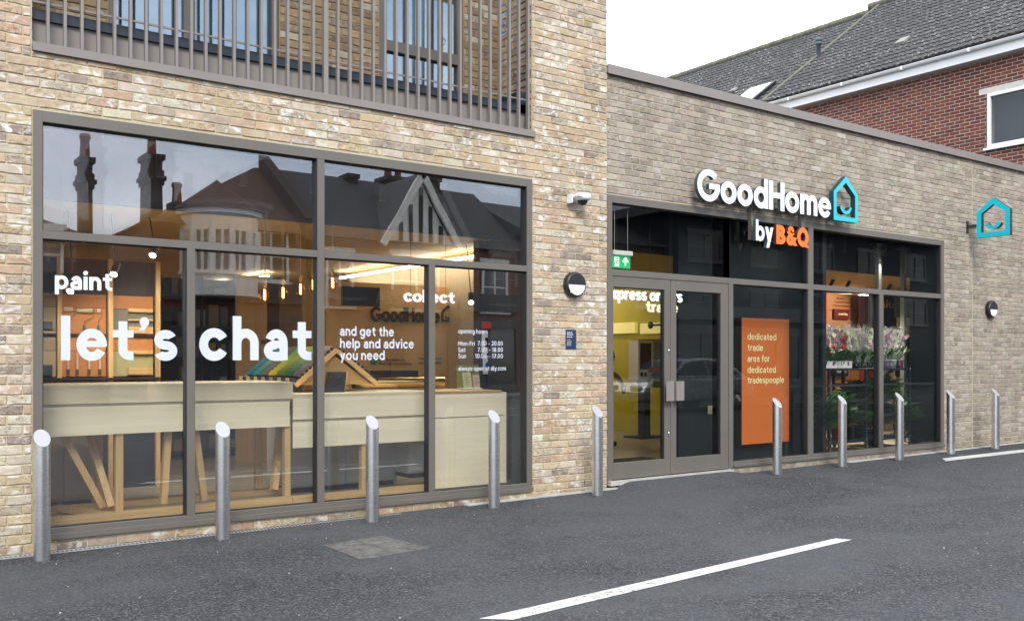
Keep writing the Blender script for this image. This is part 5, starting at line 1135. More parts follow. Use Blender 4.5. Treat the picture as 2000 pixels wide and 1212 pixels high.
def poster(px0, px1, py0, py1, Y, label, frame, inner, name='poster', bd=.15, cat='poster'):
    a, z1 = P(px0, py0, Y); c = PX(px1, Y); z0 = PZ(px0, py1, Y); o = thing(name, label, cat, ((a+c)/2, Y, z0))
    MB().box(a, c, Y, Y+.012, z0, z1).build('frame', frame, o); w_ = (c-a)*bd
    if inner: MB().box(a+w_, c-w_, Y-.003, Y-.0005, z0+w_*2, z1-w_*2.2).build('print', inner, o)
    return o, a, c, z0, z1
poster(942, 976, 645, 690, 1.17, 'white poster with dark picture on the dark slate partition', wplastic_m, dark_m)
po, a, c, z0, z1 = poster(944, 973, 694, 730, 1.17, 'white poster with blue and green bars on the dark slate partition', wplastic_m, None)
for k, cl in enumerate(((.0, .10, .45), (.0, .22, .55), (.02, .28, .20))): xx = a+(c-a)*(.14+.2*k); MB().box(xx, xx+(c-a)*.2-.001, 1.165, 1.169, z0+(z1-z0)*.28, z0+(z1-z0)*(.62+.06*k)).build('bar', plain('bar_%d' % k, cl, .5), po)
b = MB(); a, z1 = P(944, 628, 1.15); b.box(a, PX(956, 1.15), 1.10, 1.19, PZ(944, 642, 1.15), z1); solo('fire_alarm', b, plain('red_box', (.55, .02, .02), .4), 'small red alarm box on the dark slate partition', 'alarm', bevel=.006)
# --- ply back wall with name ---
b = MB(); wx0, wx1 = PX(642, 3.0), PX(932, 3.0)+.6; b.box(wx0, wx1, 3.0, 3.08, FZ, PZ(642, 548, 3.0))
pw = thing('plywood_wall', 'ochre plywood feature wall lettered GoodHome in black', 'display wall', ((wx0+wx1)/2, 3, FZ)); b.build('board', wood('feature_ply', (.72, .44, .15), 'X', .5, .12, .4), pw)
X0q, Z0q = P(724, 627, 2.98); X1q = PX(858, 2.98); szq = .135
letters('GoodHome', .28, (X1q-X0q)/text_width('GoodHome', .28, .07), szq, (X0q, Z0q), lambda a_, b_, t: (a_, 2.985-t, b_), .02, .07).build('lettering', plain('black_letter', (.012, .012, .010), .5), pw)
xh0, zh0 = P(862, 628, 2.98); house_emblem(pw, lambda a_, b_, t: (xh0+a_, 2.985-t, zh0+b_), PX(887, 2.98)-xh0, PZ(870, 595, 2.98)-zh0, (PZ(870, 595, 2.98)-zh0)*.62, .028, .02, [plain('dark_green_letter', (.02, .06, .045), .5)]*2)
zq = PZ(740, 708, 2.98)
for s, xl, xr, yb in (('next day delivery on', 740, 790, 704), ('thousands more products', 740, 804, 712), ('Ask a person for', 818, 862, 702), ('more information', 818, 862, 710)): facade_text(s, xl, xr, yb, 3.2, 2.99, pw, MATS['black_letter'], .2, .2)
b = MB(); cx_, cz_ = P(730, 706, 2.98); b.lathe([(0, -.012), (.045, -.012), (.045, 0)], (cx_, 2.985, cz_), 20, 'Y'); b.build('badge', plain('green_badge', (.02, .22, .12), .5), pw)
b = MB(); a, z1 = P(669, 558, 2.4); b.box(a, PX(742, 2.4), 2.4, 2.44, PZ(669, 596, 2.4), z1); solo('menu_screen', b, plain('black_screen2', (.012, .012, .014), .3), 'black rectangular screen hanging above the name on the plywood wall', 'screen')
# tan boards between
tan = [(462, 522, 4.0, ochrez_m), (522, 548, 4.3, plain('brown_curtain', (.12, .075, .035), .8)), (548, 592, 4.1, wood('brown_boards', (.24, .15, .06), 'Z', .6, .2, .5)), (592, 644, 3.9, wood('dim_boards', (.36, .25, .10), 'Z', .6, .2, .5))]
dw = thing('display_boards', 'tall brown and ochre timber boards between the dark aisle and the plywood wall', 'display wall', (PX(550, 4), 4, FZ))
for a, c, Y, m_ in tan: MB().box(PX(a, Y), PX(c, Y)-.004, Y, Y+.05, FZ, 2.55).build('board', m_, dw)
facade_text('w', 509, 520, 672, 9, 3.97, dw, MATS['black_letter'], .26, .1)
b = MB(); b.box(PX(495, 3.95), PX(505, 3.95)-.1, 3.9, 3.95, 1.2, 1.6)
# dark aisle shelving
shel = plain('dark_shelving', (.02, .022, .026), .5)
o = thing('dark_shelving', 'dark shelf unit stocked with small goods behind the word chat', 'shelving', (PX(390, 5), 5, FZ))
xa, xb = PX(312, 5), PX(470, 5); b = MB(); b.box(xa, xb, 5.45, 5.5, FZ, 2.6)
for k in range(6): b.box(xa, xb, 5.0, 5.45, FZ+.1+k*.42, FZ+.125+k*.42)
for q in (xa, (xa+xb)/2, xb-.03): b.box(q, q+.03, 5.0, 5.449, FZ, 2.6)
b.build('rack', shel, o)
random.seed(11); b = MB()
for k in range(6):
    x = xa+.06
    while x < xb-.12:
        wd = random.uniform(.05, .14); hh = random.uniform(.1, .3); col = random.choice([(.05, .06, .08), (.12, .12, .13), (.25, .2, .12), (.03, .04, .06), (.3, .3, .3), (.10, .06, .03), (.02, .03, .05), (.35, .24, .05)])
        b.box(x, x+wd, 5.05, 5.2, FZ+.126+k*.42, FZ+.126+k*.42+hh, (*col, .5)); x += wd+random.uniform(.01, .09)
g_ = b.build('goods', attr_m, o); g_['kind'] = 'stuff'
# --- tool display on the left ---
YT = 2.5
o = thing('tool_display', 'orange boarded display of rollers and brushes in pine uprights behind the word let\'s', 'tool display', (PX(210, YT), YT, FZ))
for px in (113, 212, 304): x = PX(px, YT); MB().box(x-.022, x+.022, YT-.10, YT-.05, FZ, 2.5).build('upright', pinez_m, o)
bands = [(574, 600, (.42, .17, .05)), (601, 651, (.55, .22, .06)), (657, 684, (.55, .23, .07)), (685, 735, (.50, .20, .06)), (742, 764, (.40, .17, .07))]
for c0, c1 in ((60, 109), (118, 207), (217, 299)):
    for i, (ya, yb2, col) in enumerate(bands):
        if c0 == 60: col = (.48, .38, .24) if i in (1, 3) else (.38, .30, .22)
        if c0 == 217 and i in (1, 3): col = (.16, .16, .12) if i == 1 else (.40, .38, .18)
        MB().box(PX(c0, YT), PX(c1, YT), YT, YT+.02, PZ(150, yb2, YT), PZ(150, ya, YT)).build('board', plain('board_%s_%d' % ('abc'[(60, 118, 217).index(c0)], i), col, .55, 0, .08, 2), o)
MB().box(PX(60, YT), PX(306, YT), YT+.03, YT+.05, FZ, 2.5).build('back_panel', shel, o)
MB().box(PX(60, YT), PX(306, YT), YT-.045, YT-.005, PZ(150, 655.5, YT), PZ(150, 652, YT)).build('shelf', shel, o); MB().box(PX(60, YT), PX(306, YT), YT-.2, YT-.005, PZ(150, 741, YT), PZ(150, 737, YT)).build('shelf', shel, o)
fleece = plain('cream_fleece', (.62, .52, .30), .9, 0, .1, 20)
def roller(px, py, wpx, label):
    X, Z = P(px, py, YT-.06); w_ = wpx*.0052; r_ = thing('paint_roller', label, 'paint roller', (X, YT-.06, Z), 'rollers on the tool display')
    MB().tube([(X-w_/2, YT-.06, Z), (X+w_/2, YT-.06, Z)], .024, 14).build('sleeve', fleece, r_)
    b = MB(); b.tube([(X+w_/2, YT-.06, Z), (X+w_/2+.02, YT-.06, Z-.02), (X+w_/2+.015, YT-.06, Z-.06), (X-.0, YT-.06, Z-.11), (X, YT-.06, Z-.15)], .004, 6); b.build('wire', chrome_m, r_)
    MB().tube([(X, YT-.06, Z-.15), (X, YT-.06, Z-.30)], [.012, .016], 10).build('handle', plain('teal_handle', (.02, .12, .15), .4), r_)
roller(133, 604, 17, 'narrow cream paint roller at the left of the orange board'); roller(165, 606, 28, 'widest cream paint roller on the orange board'); roller(192, 607, 7, 'smallest cream roller at the right of the orange board')
for k, px in enumerate((133, 151, 174, 195)):
    X, Z = P(px, 690, YT-.03); r_ = thing('paint_brush', 'slim brush hanging %s in the lower orange board' % ('first', 'second', 'third', 'fourth')[k], 'paint brush', (X, YT-.03, Z), 'brushes on the tool display')
    MB().tube([(X, YT-.03, Z), (X, YT-.03, Z-.16)], [.008, .011], 8).build('handle', plain('pale_handle', (.55, .50, .42), .5), r_); MB().box(X-.014, X+.014, YT-.036, YT-.024, Z-.22, Z-.16).build('bristles', plain('bristle', (.10, .07, .04), .9), r_)
for i, (px0, px1, ya, yb2) in enumerate(((250, 298, 602, 609), (250, 298, 622, 626), (250, 298, 637, 651), (250, 298, 684, 691), (250, 298, 718, 732), (66, 102, 627, 643), (66, 102, 712, 732))):
    a, z1 = P(px0, ya, YT-.03); b = MB().box(a, PX(px1, YT-.03), YT-.05, YT-.005, PZ(px0, yb2, YT-.03), z1)
    solo('tool_case' if i > 4 else 'sanding_block', b, plain('case_blue', (.05, .07, .10), .4) if i > 4 else pine_m, ('dark case in the %s left board' % ('upper', 'lower')[i-5]) if i > 4 else ('pale timber bar, %s down in the third column of the tool display' % ('first', 'second', 'third', 'fourth', 'fifth')[i]), 'case' if i > 4 else 'timber bar', None, bevel=.003)
# ================= right shop interior =================
# exit sign
a, z1 = P(1195, 488, .25); c = PX(1233, .25); zc_ = PZ(1195, 497, .25); z0 = PZ(1197, 522, .25)
o = thing('exit_sign', 'green emergency exit sign with running man and arrow above the left door', 'exit sign', (a, .25, z0))
MB().box(a, c, .22, .30, zc_, z1).build('housing', wplastic_m, o, bevel=.006)
MB().box(a+.012, c-.012, .255, .262, z0, zc_-.004).build('panel', emit('exit_green', (.0, .32, .12), .55), o)
wh = emit('exit_white', (.9, .95, .92), .6); b = MB(); hx = z0; W_ = c-a; Hs = zc_-z0
b.box(a+W_*.15, a+W_*.37, .250, .2545, hx+Hs*.12, hx+Hs*.85); b.build('pictogram_door', wh, o)
grn = MATS['exit_green']; b = MB(); cxm = a+W_*.25
b.lathe([(0, -.004), (.010, -.004), (.010, 0)], (cxm+.01, .2495, hx+Hs*.74), 10, 'Y')
for p, q, w_ in (((0, .62), (-.0, .40), .018), ((0, .40), (.028, .24), .011), ((-.0, .40), (-.03, .34), .011), ((-.03, .34), (-.045, .2), .010), ((0, .60), (.035, .50), .009), ((0, .60), (-.035, .56), .009)):
    b.bar((cxm+p[0], .2475, hx+Hs*p[1]), (cxm+q[0], .2475, hx+Hs*q[1]), w_, .003, (0, 1, 0))
b.build('pictogram_man', grn, o); b = MB(); ax = a+W_*.70
b.box(ax-.008, ax+.008, .250, .2545, hx+Hs*.2, hx+Hs*.7)
for s_ in (-1, 1): b.bar((ax, .2505, hx+Hs*.84), (ax+s_*.04, .2505, hx+Hs*.5), .016, .004, (0, 1, 0))
b.build('pictogram_arrow', wh, o); b = MB(); [b.tube([(q, .26, z1), (q, .26, 3.42)], .003, 5) for q in (a+.05, c-.05)]; b.build('hanger', chrome_m, o)
# orange poster lightbox
YO = .50; a, z1 = P(1449, 620, YO); c = PX(1541, YO); z0 = PZ(1449, 868, YO)
o = thing('orange_poster', 'tall orange panel reading dedicated trade area for dedicated tradespeople', 'poster', ((a+c)/2, YO, z0))
MB().box(a, c, YO, YO+.004, z0, z1).build('panel', plain('orange_panel', (.62, .145, .028), .45, 0, .03), o); MB().box(a-.008, c+.008, YO+.005, YP-.002, z0-.008, z1+.008).build('case', gasket_m, o)
cream = plain('pale_yellow_print', (.95, .88, .50), .5)
for s, xr, yb, in (('dedicated', 1516, 663), ('trade', 1490, 684.5), ('area for', 1503, 706), ('dedicated', 1515, 728), ('tradespeople', 1531, 748.5)): facade_text(s, 1460, xr, yb, 9.2, YO-.0015, o, cream, .20, .2)
poq, a, c, z0, z1 = poster(1383, 1394, 792, 808, YP-.02, 'small beige wall socket plate behind the right glass door', plain('beige_plate', (.42, .36, .27), .4), None, 'wall_socket', cat='socket')
b = MB(); b.lathe([(0, -.03), (.012, -.03), (.014, 0)], ((a+c)/2, YP-.02, (z0+z1)/2), 12, 'Y'); b.build('knob', chrome_m, poq)
# yellow key cutting area
yel = plain('olive_yellow_wall', (.44, .38, .025), .55, 0, .08, 1.5)
XY = 12.1
b = MB(); b.box(XY, XY+.1, 2.4, 9.5, FZ, CZ-.01); b.box(8, XY, 9.5, 9.6, FZ, CZ-.01); structure('interior_wall', b, yel, 'olive yellow wall inside behind the left glass door', 'wall')
def QX(x, y, Xc=XY):
    u = (x-1000)/F; z = Xc/(CS+u*SN); return z*(SN-CS*u)-D, H+(703-y)/F*z
kl = emit('lit_yellow_box', (.85, .76, .30), .18)
for k, (xa, xb, lbl) in enumerate(((1190, 1240, 'plain lit yellow panel on the yellow wall'), (1250, 1301, 'lit yellow panel with a black key on the yellow wall'))):
    ya, za = QX(xa, 626, XY-.08); yb2, _ = QX(xb, 626, XY-.08); _, zb3_ = QX(xb, 650, XY-.08)
    o = thing('light_panel', lbl, 'lit sign', (XY, (ya+yb2)/2, zb3_)); MB().box(XY-.08, XY-.002, yb2, ya, zb3_, za-.05).build('panel', kl, o)
    if k:
        b = MB(); kc = ya-(ya-yb2)*.42; zc = (zb3_+za)/2+.03; b.lathe([(0, -.01), (.065, -.01), (.065, 0)], (XY-.082, kc, zc), 18, 'X'); b.box(XY-.092, XY-.082, kc-.32, kc-.06, zc-.018, zc+.018); b.box(XY-.092, XY-.082, kc-.32, kc-.28, zc-.05, zc-.018); b.build('key_symbol', MATS['black_letter'], o)
# kiosk
kx, ky = 11.3, 4.1
u0 = PX(1268, 0)
def at_floor(x, Y, z=FZ): return PX(x, Y), Y
kY = 3.9; kX = PX(1266, kY); zk0, zk1 = PZ(1266, 757, kY), PZ(1266, 664, kY); hw = (PX(1284, kY)-PX(1246, kY))/2
o = thing('key_kiosk', 'white touch screen kiosk on a dark post seen through the left glass door', 'kiosk', (kX, kY, FZ))
MB().box(kX-hw, kX+hw*.55, kY, kY+.25, zk0, zk1).build('body', wplastic_m, o, bevel=.01)
MB().box(kX-hw+.04, kX+hw*.3, kY-.006, kY-.001, zk0+.32, zk1-.05).build('screen', MATS['black_screen'], o)
b = MB(); b.box(kX-hw+.05, kX-hw+.11, kY-.004, kY-.001, zk0+.20, zk0+.27); b.box(kX-hw+.14, kX-hw+.19, kY-.004, kY-.001, zk0+.20, zk0+.27); b.build('slot', black_m, o)
b = MB(); b.tube([(kX-.02, kY-.03, zk0+.1), (kX+.02, kY-.05, zk0+.18), (kX+.09, kY-.04, zk0+.27)], .018, 8); b.build('handset', plain('grey_blue', (.15, .2, .25), .3), o)
b = MB(); b.box(kX+hw*.55+.002, kX+hw+.15, kY+.02, kY+.2, zk0, zk1-.01); b.build('side_unit', plain('grey_acrylic', (.30, .33, .33), .2), o)
b = MB(); b.box(kX+.0, kX+hw+.14, kY-.01, kY+.018, zk0+.27, zk0+.35); b.build('red_band', plain('red_band', (.6, .06, .02), .4), o)
b = MB(); b.box(kX-.05, kX+.1, kY+.05, kY+.2, FZ+.03, zk0-.001); b.box(kX-.25, kX+.3, kY-.1, kY+.35, FZ+.001, FZ+.03); b.box(kX-.1, kX+hw+.2, kY-.03, kY+.25, zk1+.002, zk1+.015); b.build('post', gasket_m, o)
b = MB(); b.box(GX0+.1, DX1, .35, 1.6, FZ+.001, FZ+.012); solo('door_mat', b, plain('black_mat', (.012, .013, .015), .95), 'black entrance mat inside the glass doors', 'door mat')
# --- trade area behind the flowers ---
orr = plain('orange_red_wall', (.45, .065, .018), .5, 0, .1, 1.5)
Y3 = 3.2
tr = thing('trade_display', 'orange and tan boarded trade display with brand panels behind the flower trolleys', 'display wall', (PX(1650, Y3), Y3, FZ))
xa = PX(1560, Y3); MB().box(xa, PX(1616, Y3), Y3, Y3+.06, FZ, 2.75).build('board', orr, tr)
MB().box(PX(1617, Y3), PX(1682, Y3), Y3+.04, Y3+.1, FZ, 2.75).build('board', wood('tan_trade_board', (.40, .17, .055), 'Z', .6, .1, .4), tr)
for a, c, m_ in ((1683, 1689, orr), (1690, 1697, wallp), (1698, 1709, orr)): MB().box(PX(a, Y3), PX(c, Y3), Y3, Y3+.06, FZ, 2.75).build('board', m_, tr)
b = MB()
for yy in (606, 700, 788):
    z = PZ(1650, yy, Y3); b.box(PX(1619, Y3+.03), PX(1681, Y3+.03), Y3+.034, Y3+.039, z, z+.012)
for px in (1661, 1680): b.box(PX(px, Y3+.03), PX(px, Y3+.03)+.012, Y3+.032, Y3+.0339, PZ(1650, 788, Y3), PZ(1650, 600, Y3))
b.bar((PX(1663, Y3+.03), Y3+.03, PZ(1650, 640, Y3)), (PX(1678, Y3+.03), Y3+.03, PZ(1650, 612, Y3)), .012, .004, (0, 1, 0)); b.build('line_drawing', plain('brown_line', (.20, .05, .02), .6), tr)
def brand(px0, px1, py0, py1, s, pan, ink, xh):
    a_, z1_ = P(px0, py0, Y3-.02); c_ = PX(px1, Y3-.02); z0_ = PZ(px0, py1, Y3-.02)
    o_ = MB().box(a_, c_, Y3-.02, Y3+.038, z0_, z1_).build('brand_panel', pan, tr); facade_text(s, px0+(px1-px0)*.28, px1-(px1-px0)*.14, py0+(py1-py0)*.62, xh, Y3-.022, o_, ink, .24, .16)
brand(1630, 1659, 603, 622, 'makita', plain('dark_red_panel', (.12, .008, .012), .5), cream, 3.4)
brand(1626, 1657, 716, 735, 'MAPEI', plain('navy_panel', (.008, .02, .05), .5), vinyl_m, 3.2)
for s, a, c, y in (('all your', 1634, 1648, 584), ('favourite trade', 1630, 1661, 591), ('brands in one place', 1628, 1664, 598)): facade_text(s, a, c, y, 3, Y3+.03, tr, MATS['brown_line'], .2, .2)
sb_ = thing('shelf_header', 'black header board with the orange word site above the right trolley', 'sign', (PX(1745, 2.6), 2.6, 1.9))
MB().box(PX(1700, 2.6), PX(1770, 2.6), 2.6, 2.65, PZ(1745, 641, 2.6), 2.7).build('board', black_m, sb_); facade_text('site', 1722, 1751, 601, 11, 2.595, sb_, plain('amber_print', (.85, .32, .03), .5), .28, .15)
# shelves glimpsed at the right
o = thing('stock_shelving', 'cream backed shelf bay glimpsed between the dark panel and the right trolley', 'shelving', (PX(1780, 2.2), 2.2, FZ))
xa, xb = PX(1765, 2.3), PX(1800, 2.3); MB().box(xa, xb+.3, 2.4, 2.45, FZ, PZ(1780, 620, 2.3)).build('back_panel', plain('cream_panel', (.75, .66, .42), .6), o)  # plain cream board, no emission
MB().box(xa, xb+.3, 2.45, 2.5, PZ(1780, 620, 2.3), 2.75).build('header', plain('grey_header', (.12, .14, .16), .6), o)
for z in (.3, .62, 1.2, 1.7): MB().box(xa, xb+.3, 2.0, 2.39, z, z+.03).build('shelf', wplastic_m, o)
random.seed(5); b = MB()
for z in (.33, .65, 1.23, 1.73):
    x = xa
    while x < xb+.2: wd = random.uniform(.05, .1); b.box(x, x+wd, 2.05, 2.2, z, z+random.uniform(.1, .25), (*random.choice([(.6, .4, .08), (.1, .1, .12), (.5, .1, .05), (.06, .1, .3)]), .5)); x += wd+.03
b.build('goods', attr_m, o)
# steel posts
for px, py, l in ((1719, 478, 'pale perforated steel post behind the mullion of the right panes'), (1768, 486, 'pale perforated steel post beside the rightmost dark panel')):
    X, zt_ = P(px, py, .85); o = thing('steel_post', l, 'post', (X, .85, FZ), 'interior steel posts')
    MB().box(X-.035, X+.035, .85, .92, FZ+.01, zt_).build('post', plain('galvanised_post', (.42, .44, .44), .5, .2, .1), o)
    MB().box(X-.10, X+.10, .80, .97, zt_+.001, zt_+.015).build('plate', MATS['galvanised_post'], o); MB().box(X-.08, X+.08, .80, .97, FZ+.001, FZ+.01).build('base', MATS['galvanised_post'], o)
    b = MB(); z = FZ+.1
    while z < zt_-.05: b.lathe([(0, -.0015), (.008, -.0015), (.008, 0)], (X, .85, z), 8, 'Y'); z += .09
    b.build('slots', black_m, o)
# --- trolleys ---
def trolley(pxa, pxb, label):
    Yf, Yb_ = .46, 1.02; xa, xb = PX(pxa, Yf), PX(pxb, Yf); o = thing('plant_trolley', label, 'trolley', ((xa+xb)/2, .74, FZ), 'navy metal plant trolleys')
    ZT = PZ((pxa+pxb)/2, 719, Yf)
    for x in (xa, xb):
        for y in (Yf, Yb_): MB().box(x-.018, x+.018, y-.018, y+.018, FZ+.13, ZT+.0).build('leg', black_metal, o)
    lv = [ZT-.012, PZ(1650, 813, Yf), PZ(1650, 861, Yf)]
    for k, z in enumerate(lv):
        b = MB(); b.box(xa-.016, xb+.016, Yf-.016, Yb_+.016, z-.014 if k == 0 else z-.01, z+.012 if k == 0 else z+.008)
        if k: b.box(xa+.019, xb-.019, Yf-.016, Yf-.006, z-.03, z-.011)
        b.build('shelf', black_metal, o)
    for z in (PZ(1650, 752, Yf), PZ(1650, 783, Yf)):
        b = MB(); b.box(xa+.019, xb-.019, Yf-.012, Yf+.012, z-.014, z+.014); 
        for x in (xa, xb): b.box(x-.012, x+.012, Yf+.019, Yb_-.019, z-.014, z+.014)
        b.build('rail', black_metal, o)
    for x in (xa, xb):
        for y in (Yf, Yb_):
            b = MB(); b.lathe([(0, -.014), (.03, -.014), (.036, -.01), (.036, .01), (.03, .014), (0, .014)], (x+.02, y, FZ+.037), 16, 'Y'); w_ = b.build('castor', black_m, o)
            b = MB(); b.box(x-.012, x+.025, y-.022, y+.022, FZ+.08, FZ+.129); b.box(x+.0, x+.03, y-.019, y-.016, FZ+.03, FZ+.08); b.lathe([(0, -.0175), (.012, -.0175), (.012, -.0145)], (x+.02, y, FZ+.037), 12, 'Y'); b.build('fork', chrome_m, w_)
    b = MB()
    for x in (xa, xb):
        for z in (lv[0], lv[1], lv[2], PZ(1650, 752, Yf), PZ(1650, 783, Yf)): b.lathe([(0, -.021), (.006, -.021), (.007, -.018)], (x, Yf, z), 8, 'Y')
    b.build('bolts', chrome_m, o)
    return xa, xb, lv, Yf, Yb_
T1 = trolley(1619, 1691, 'navy plant trolley with white tray and wrapped orchids, left of the two')
T2 = trolley(1709, 1776, 'navy plant trolley with white and magenta pots, right of the two')
# --- plants ---
def leafset(mb, base, n, ln, spread, wd, cols, droop=.6, upb=.8, seed=0, curl=3):
    rn = random.Random(seed)
    for k in range(n):
        a = rn.uniform(0, 2*math.pi); L_ = ln*rn.uniform(.6, 1.1); sp = spread*rn.uniform(.3, 1); w_ = wd*rn.uniform(.7, 1.2); c = rn.choice(cols); c = tuple(q*rn.uniform(.7, 1.3) for q in c)
        p0 = Vector(base)+Vector((math.cos(a), math.sin(a), 0))*.01; d = Vector((math.cos(a)*sp, math.sin(a)*sp, upb)).normalized(); side = Vector((-math.sin(a), math.cos(a), 0)); pts = []
        for i in range(curl+1):
            t = i/curl; p = p0+d*L_*t+Vector((math.cos(a)*sp*.3*t*t, math.sin(a)*sp*.3*t*t, -droop*L_*t*t*.55)); ww = w_*math.sin(math.pi*min(.97, .12+t*.86)); pts.append((p-side*ww, p+Vector((0, 0, -ww*.4)), p+side*ww))
        for i in range(curl):
            A_, B_ = pts[i], pts[i+1]; mb.face([A_[0], A_[1], B_[1], B_[0]], (*c, .5)); mb.face([A_[1], A_[2], B_[2], B_[1]], (*c, .5))
GR = [(.07, .20, .045), (.11, .27, .06), (.05, .14, .04), (.15, .31, .07)]
def pot(mb, x, y, z, r, h, n=18): mb.lathe([(0, 0), (r*.78, 0), (r, h), (r*1.04, h), (r*1.04, h*.9), (r*.93, h*.9), (r*.9, h-.01), (0, h-.012)], (x, y, z), n)
def cello():
    m = bpy.data.materials.new('cellophane'); m.use_nodes = True; t = m.node_tree; t.nodes.clear(); n = t.nodes.new
    o = n('ShaderNodeOutputMaterial'); mx_ = n('ShaderNodeMixShader'); tr_ = n('ShaderNodeBsdfTransparent'); gl = n('ShaderNodeBsdfGlossy'); gl.inputs['Roughness'].default_value = .12
    df = n('ShaderNodeBsdfDiffuse'); df.inputs[0].default_value = (.9, .9, .9, 1); m2 = n('ShaderNodeMixShader'); m2.inputs[0].default_value = .55
    t.links.new(gl.outputs[0], m2.inputs[1]); t.links.new(df.outputs[0], m2.inputs[2])
    f = ramp(t, noise(t, pos(t, (1, 1, .35)), 26, 4, .6, 1.5), [(.44, (.03, .03, .03)), (.66, (.42, .42, .42))])
    bp = n('ShaderNodeBump'); bp.inputs['Distance'].default_value = .02; t.links.new(noise(t, pos(t), 30, 2), bp.inputs['Height']); t.links.new(bp.outputs[0], gl.inputs['Normal'])
    t.links.new(f, mx_.inputs[0]); t.links.new(tr_.outputs[0], mx_.inputs[1]); t.links.new(m2.outputs[0], mx_.inputs[2]); t.links.new(mx_.outputs[0], o.inputs[0]); return m
cel = cello()
FC = {'magenta': [(.35, .02, .14), (.5, .05, .25)], 'white': [(.8, .78, .74), (.7, .68, .5)], 'cream': [(.75, .68, .42), (.8, .76, .6)], 'pink': [(.62, .25, .42), (.75, .5, .6)], 'purple': [(.30, .05, .32), (.5, .2, .5)], 'dark red': [(.25, .01, .03), (.4, .02, .05)]}
def orchid(x, y, z, colr, label, pm, ph=.09, pr=.055, H_=.60, seed=0, group='cellophane wrapped orchids on the trolleys', makepot=True):
    rn = random.Random(seed); o = thing('potted_orchid', label, 'orchid', (x, y, z), group)
    if makepot: b = MB(); pot(b, x, y, z+.001, pr, ph); b.build('pot', pm, o)
    b = MB(); leafset(b, (x, y, z+ph), 16, .27, .55, .030, GR, .4, 1.0, seed); b.build('leaves', leaf_m, o)
    b = MB(); fl = MB()
    for s_ in range(3):
        a = rn.uniform(0, 6.28); lx, ly = .07*math.cos(a), .07*math.sin(a); hh = H_*rn.uniform(.8, 1)
        pts = [(x, y, z+ph), (x+lx*.3, y+ly*.3, z+ph+hh*.4), (x+lx*.7, y+ly*.7, z+ph+hh*.75), (x+lx*1.3, y+ly*1.3, z+ph+hh*.95)]; b.tube(pts, .0035, 5, False)
        for q in range(7):
            t = .48+.52*q/6; p = Vector(pts[1]).lerp(Vector(pts[3]), (t-.4)/.6)+Vector((rn.uniform(-.035, .035), rn.uniform(-.035, .035), rn.uniform(-.02, .02))); c = rn.choice(FC[colr]); r_ = rn.uniform(.026, .040); ax = Vector((rn.uniform(-.6, .2), -1, rn.uniform(-.2, .5))).normalized(); u_ = ax.cross(Vector((0, 0, 1))).normalized(); v_ = u_.cross(ax)
            for m_ in range(5):
                th_ = 2*math.pi*m_/5+.3; d = u_*math.cos(th_)+v_*math.sin(th_); e = u_*math.cos(th_+1.57)+v_*math.sin(th_+1.57); cc = tuple(k_*rn.uniform(.85, 1.15) for k_ in c)
                fl.face([p, p+d*r_*.55+e*r_*.48+ax*.006, p+d*r_*1.05+ax*.003, p+d*r_*.55-e*r_*.48+ax*.006], (*cc, .5))
            fl.lathe([(0, -.012), (.007, -.004), (0, .004)], tuple(p), 6, 'Y', (.6, .35, .05, .5))
    b.build('stems', plain('green_stem', (.06, .12, .03), .5), o); fl.build('blossoms', leaf_m, o)
    b = MB(); n = 18; vs = []; hv = rn.uniform(-.07, .03)
    for i, (r_, h_) in enumerate(((pr*.95, ph*.3), (pr*1.25, ph+.05), (.095, ph+.28), (.125, ph+H_*1.0+.02))):
        for k in range(n): t = 2*math.pi*k/n; rr_ = r_*(1+.10*math.sin(k*math.pi)+rn.uniform(-.08, .08)); vs.append((x+rr_*math.cos(t), y+rr_*math.sin(t)*.9, z+h_+hv*(i == 3)+(rn.uniform(-.03, .05) if i == 3 else 0)))
    b.mesh(vs, [(i*n+k, i*n+(k+1) % n, (i+1)*n+(k+1) % n, (i+1)*n+k) for i in range(3) for k in range(n)], None, 0, False); b.build('cellophane_sleeve', cel, o)
    return o
xa, xb, lv, Yf, Yb_ = T1; zt_ = lv[0]+.014
white_pot = plain('white_pot', (.80, .80, .82), .4, 0, .03); dark_pot = plain('smoky_pot', (.03, .03, .03), .2); mag_pot = plain('magenta_pot', (.55, .02, .30), .4); lil_pot = plain('lilac_pot', (.50, .30, .60), .4); purp = plain('purple_label', (.22, .02, .28), .5)
# white trays
def tray(px0, px1, z, Y, label, h=.105, dp=.24, marks=2):
    a, c = PX(px0, Y), PX(px1, Y); o = thing('plant_tray', label, 'tray', ((a+c)/2, Y, z), 'white plant trays')
    b = MB(); b.box(a, c, Y, Y+.006, z, z+h); b.box(a, c, Y+dp, Y+dp+.006, z, z+h); b.box(a, a+.006, Y+.006, Y+dp, z, z+h); b.box(c-.006, c, Y+.006, Y+dp, z, z+h); b.box(a, c, Y, Y+dp, z-.001, z+.004); b.build('tray', white_pot, o)
    for k in range(marks): b = MB(); xx = a+(c-a)*(.22+.45*k); b.box(xx, xx+.02+.02*k, Y-.0015, Y-.0003, z+h*.35, z+h*.9); b.build('label_patch', purp, o)
    return o
tray(1587, 1605, zt_, .50, 'white plant tray on the top of the left trolley, leftmost'); tray(1606, 1636, zt_, .50, 'white plant tray on the top of the left trolley, second from the left'); tray(1637, 1664, zt_, .50, 'white plant tray on the top of the left trolley beside the smoky pots')
tray(1647, 1675, lv[1]+.009, .52, 'white plant tray on the middle shelf of the left trolley', .12, .24, 0)
oc = [(1592, 'cream'), (1600, 'white'), (1608, 'magenta'), (1616, 'cream'), (1624, 'magenta'), (1633, 'dark red'), (1642, 'dark red'), (1650, 'cream'), (1658, 'white'), (1666, 'pink'), (1674, 'cream'), (1682, 'pink'), (1690, 'white'), (1699, 'pink')]
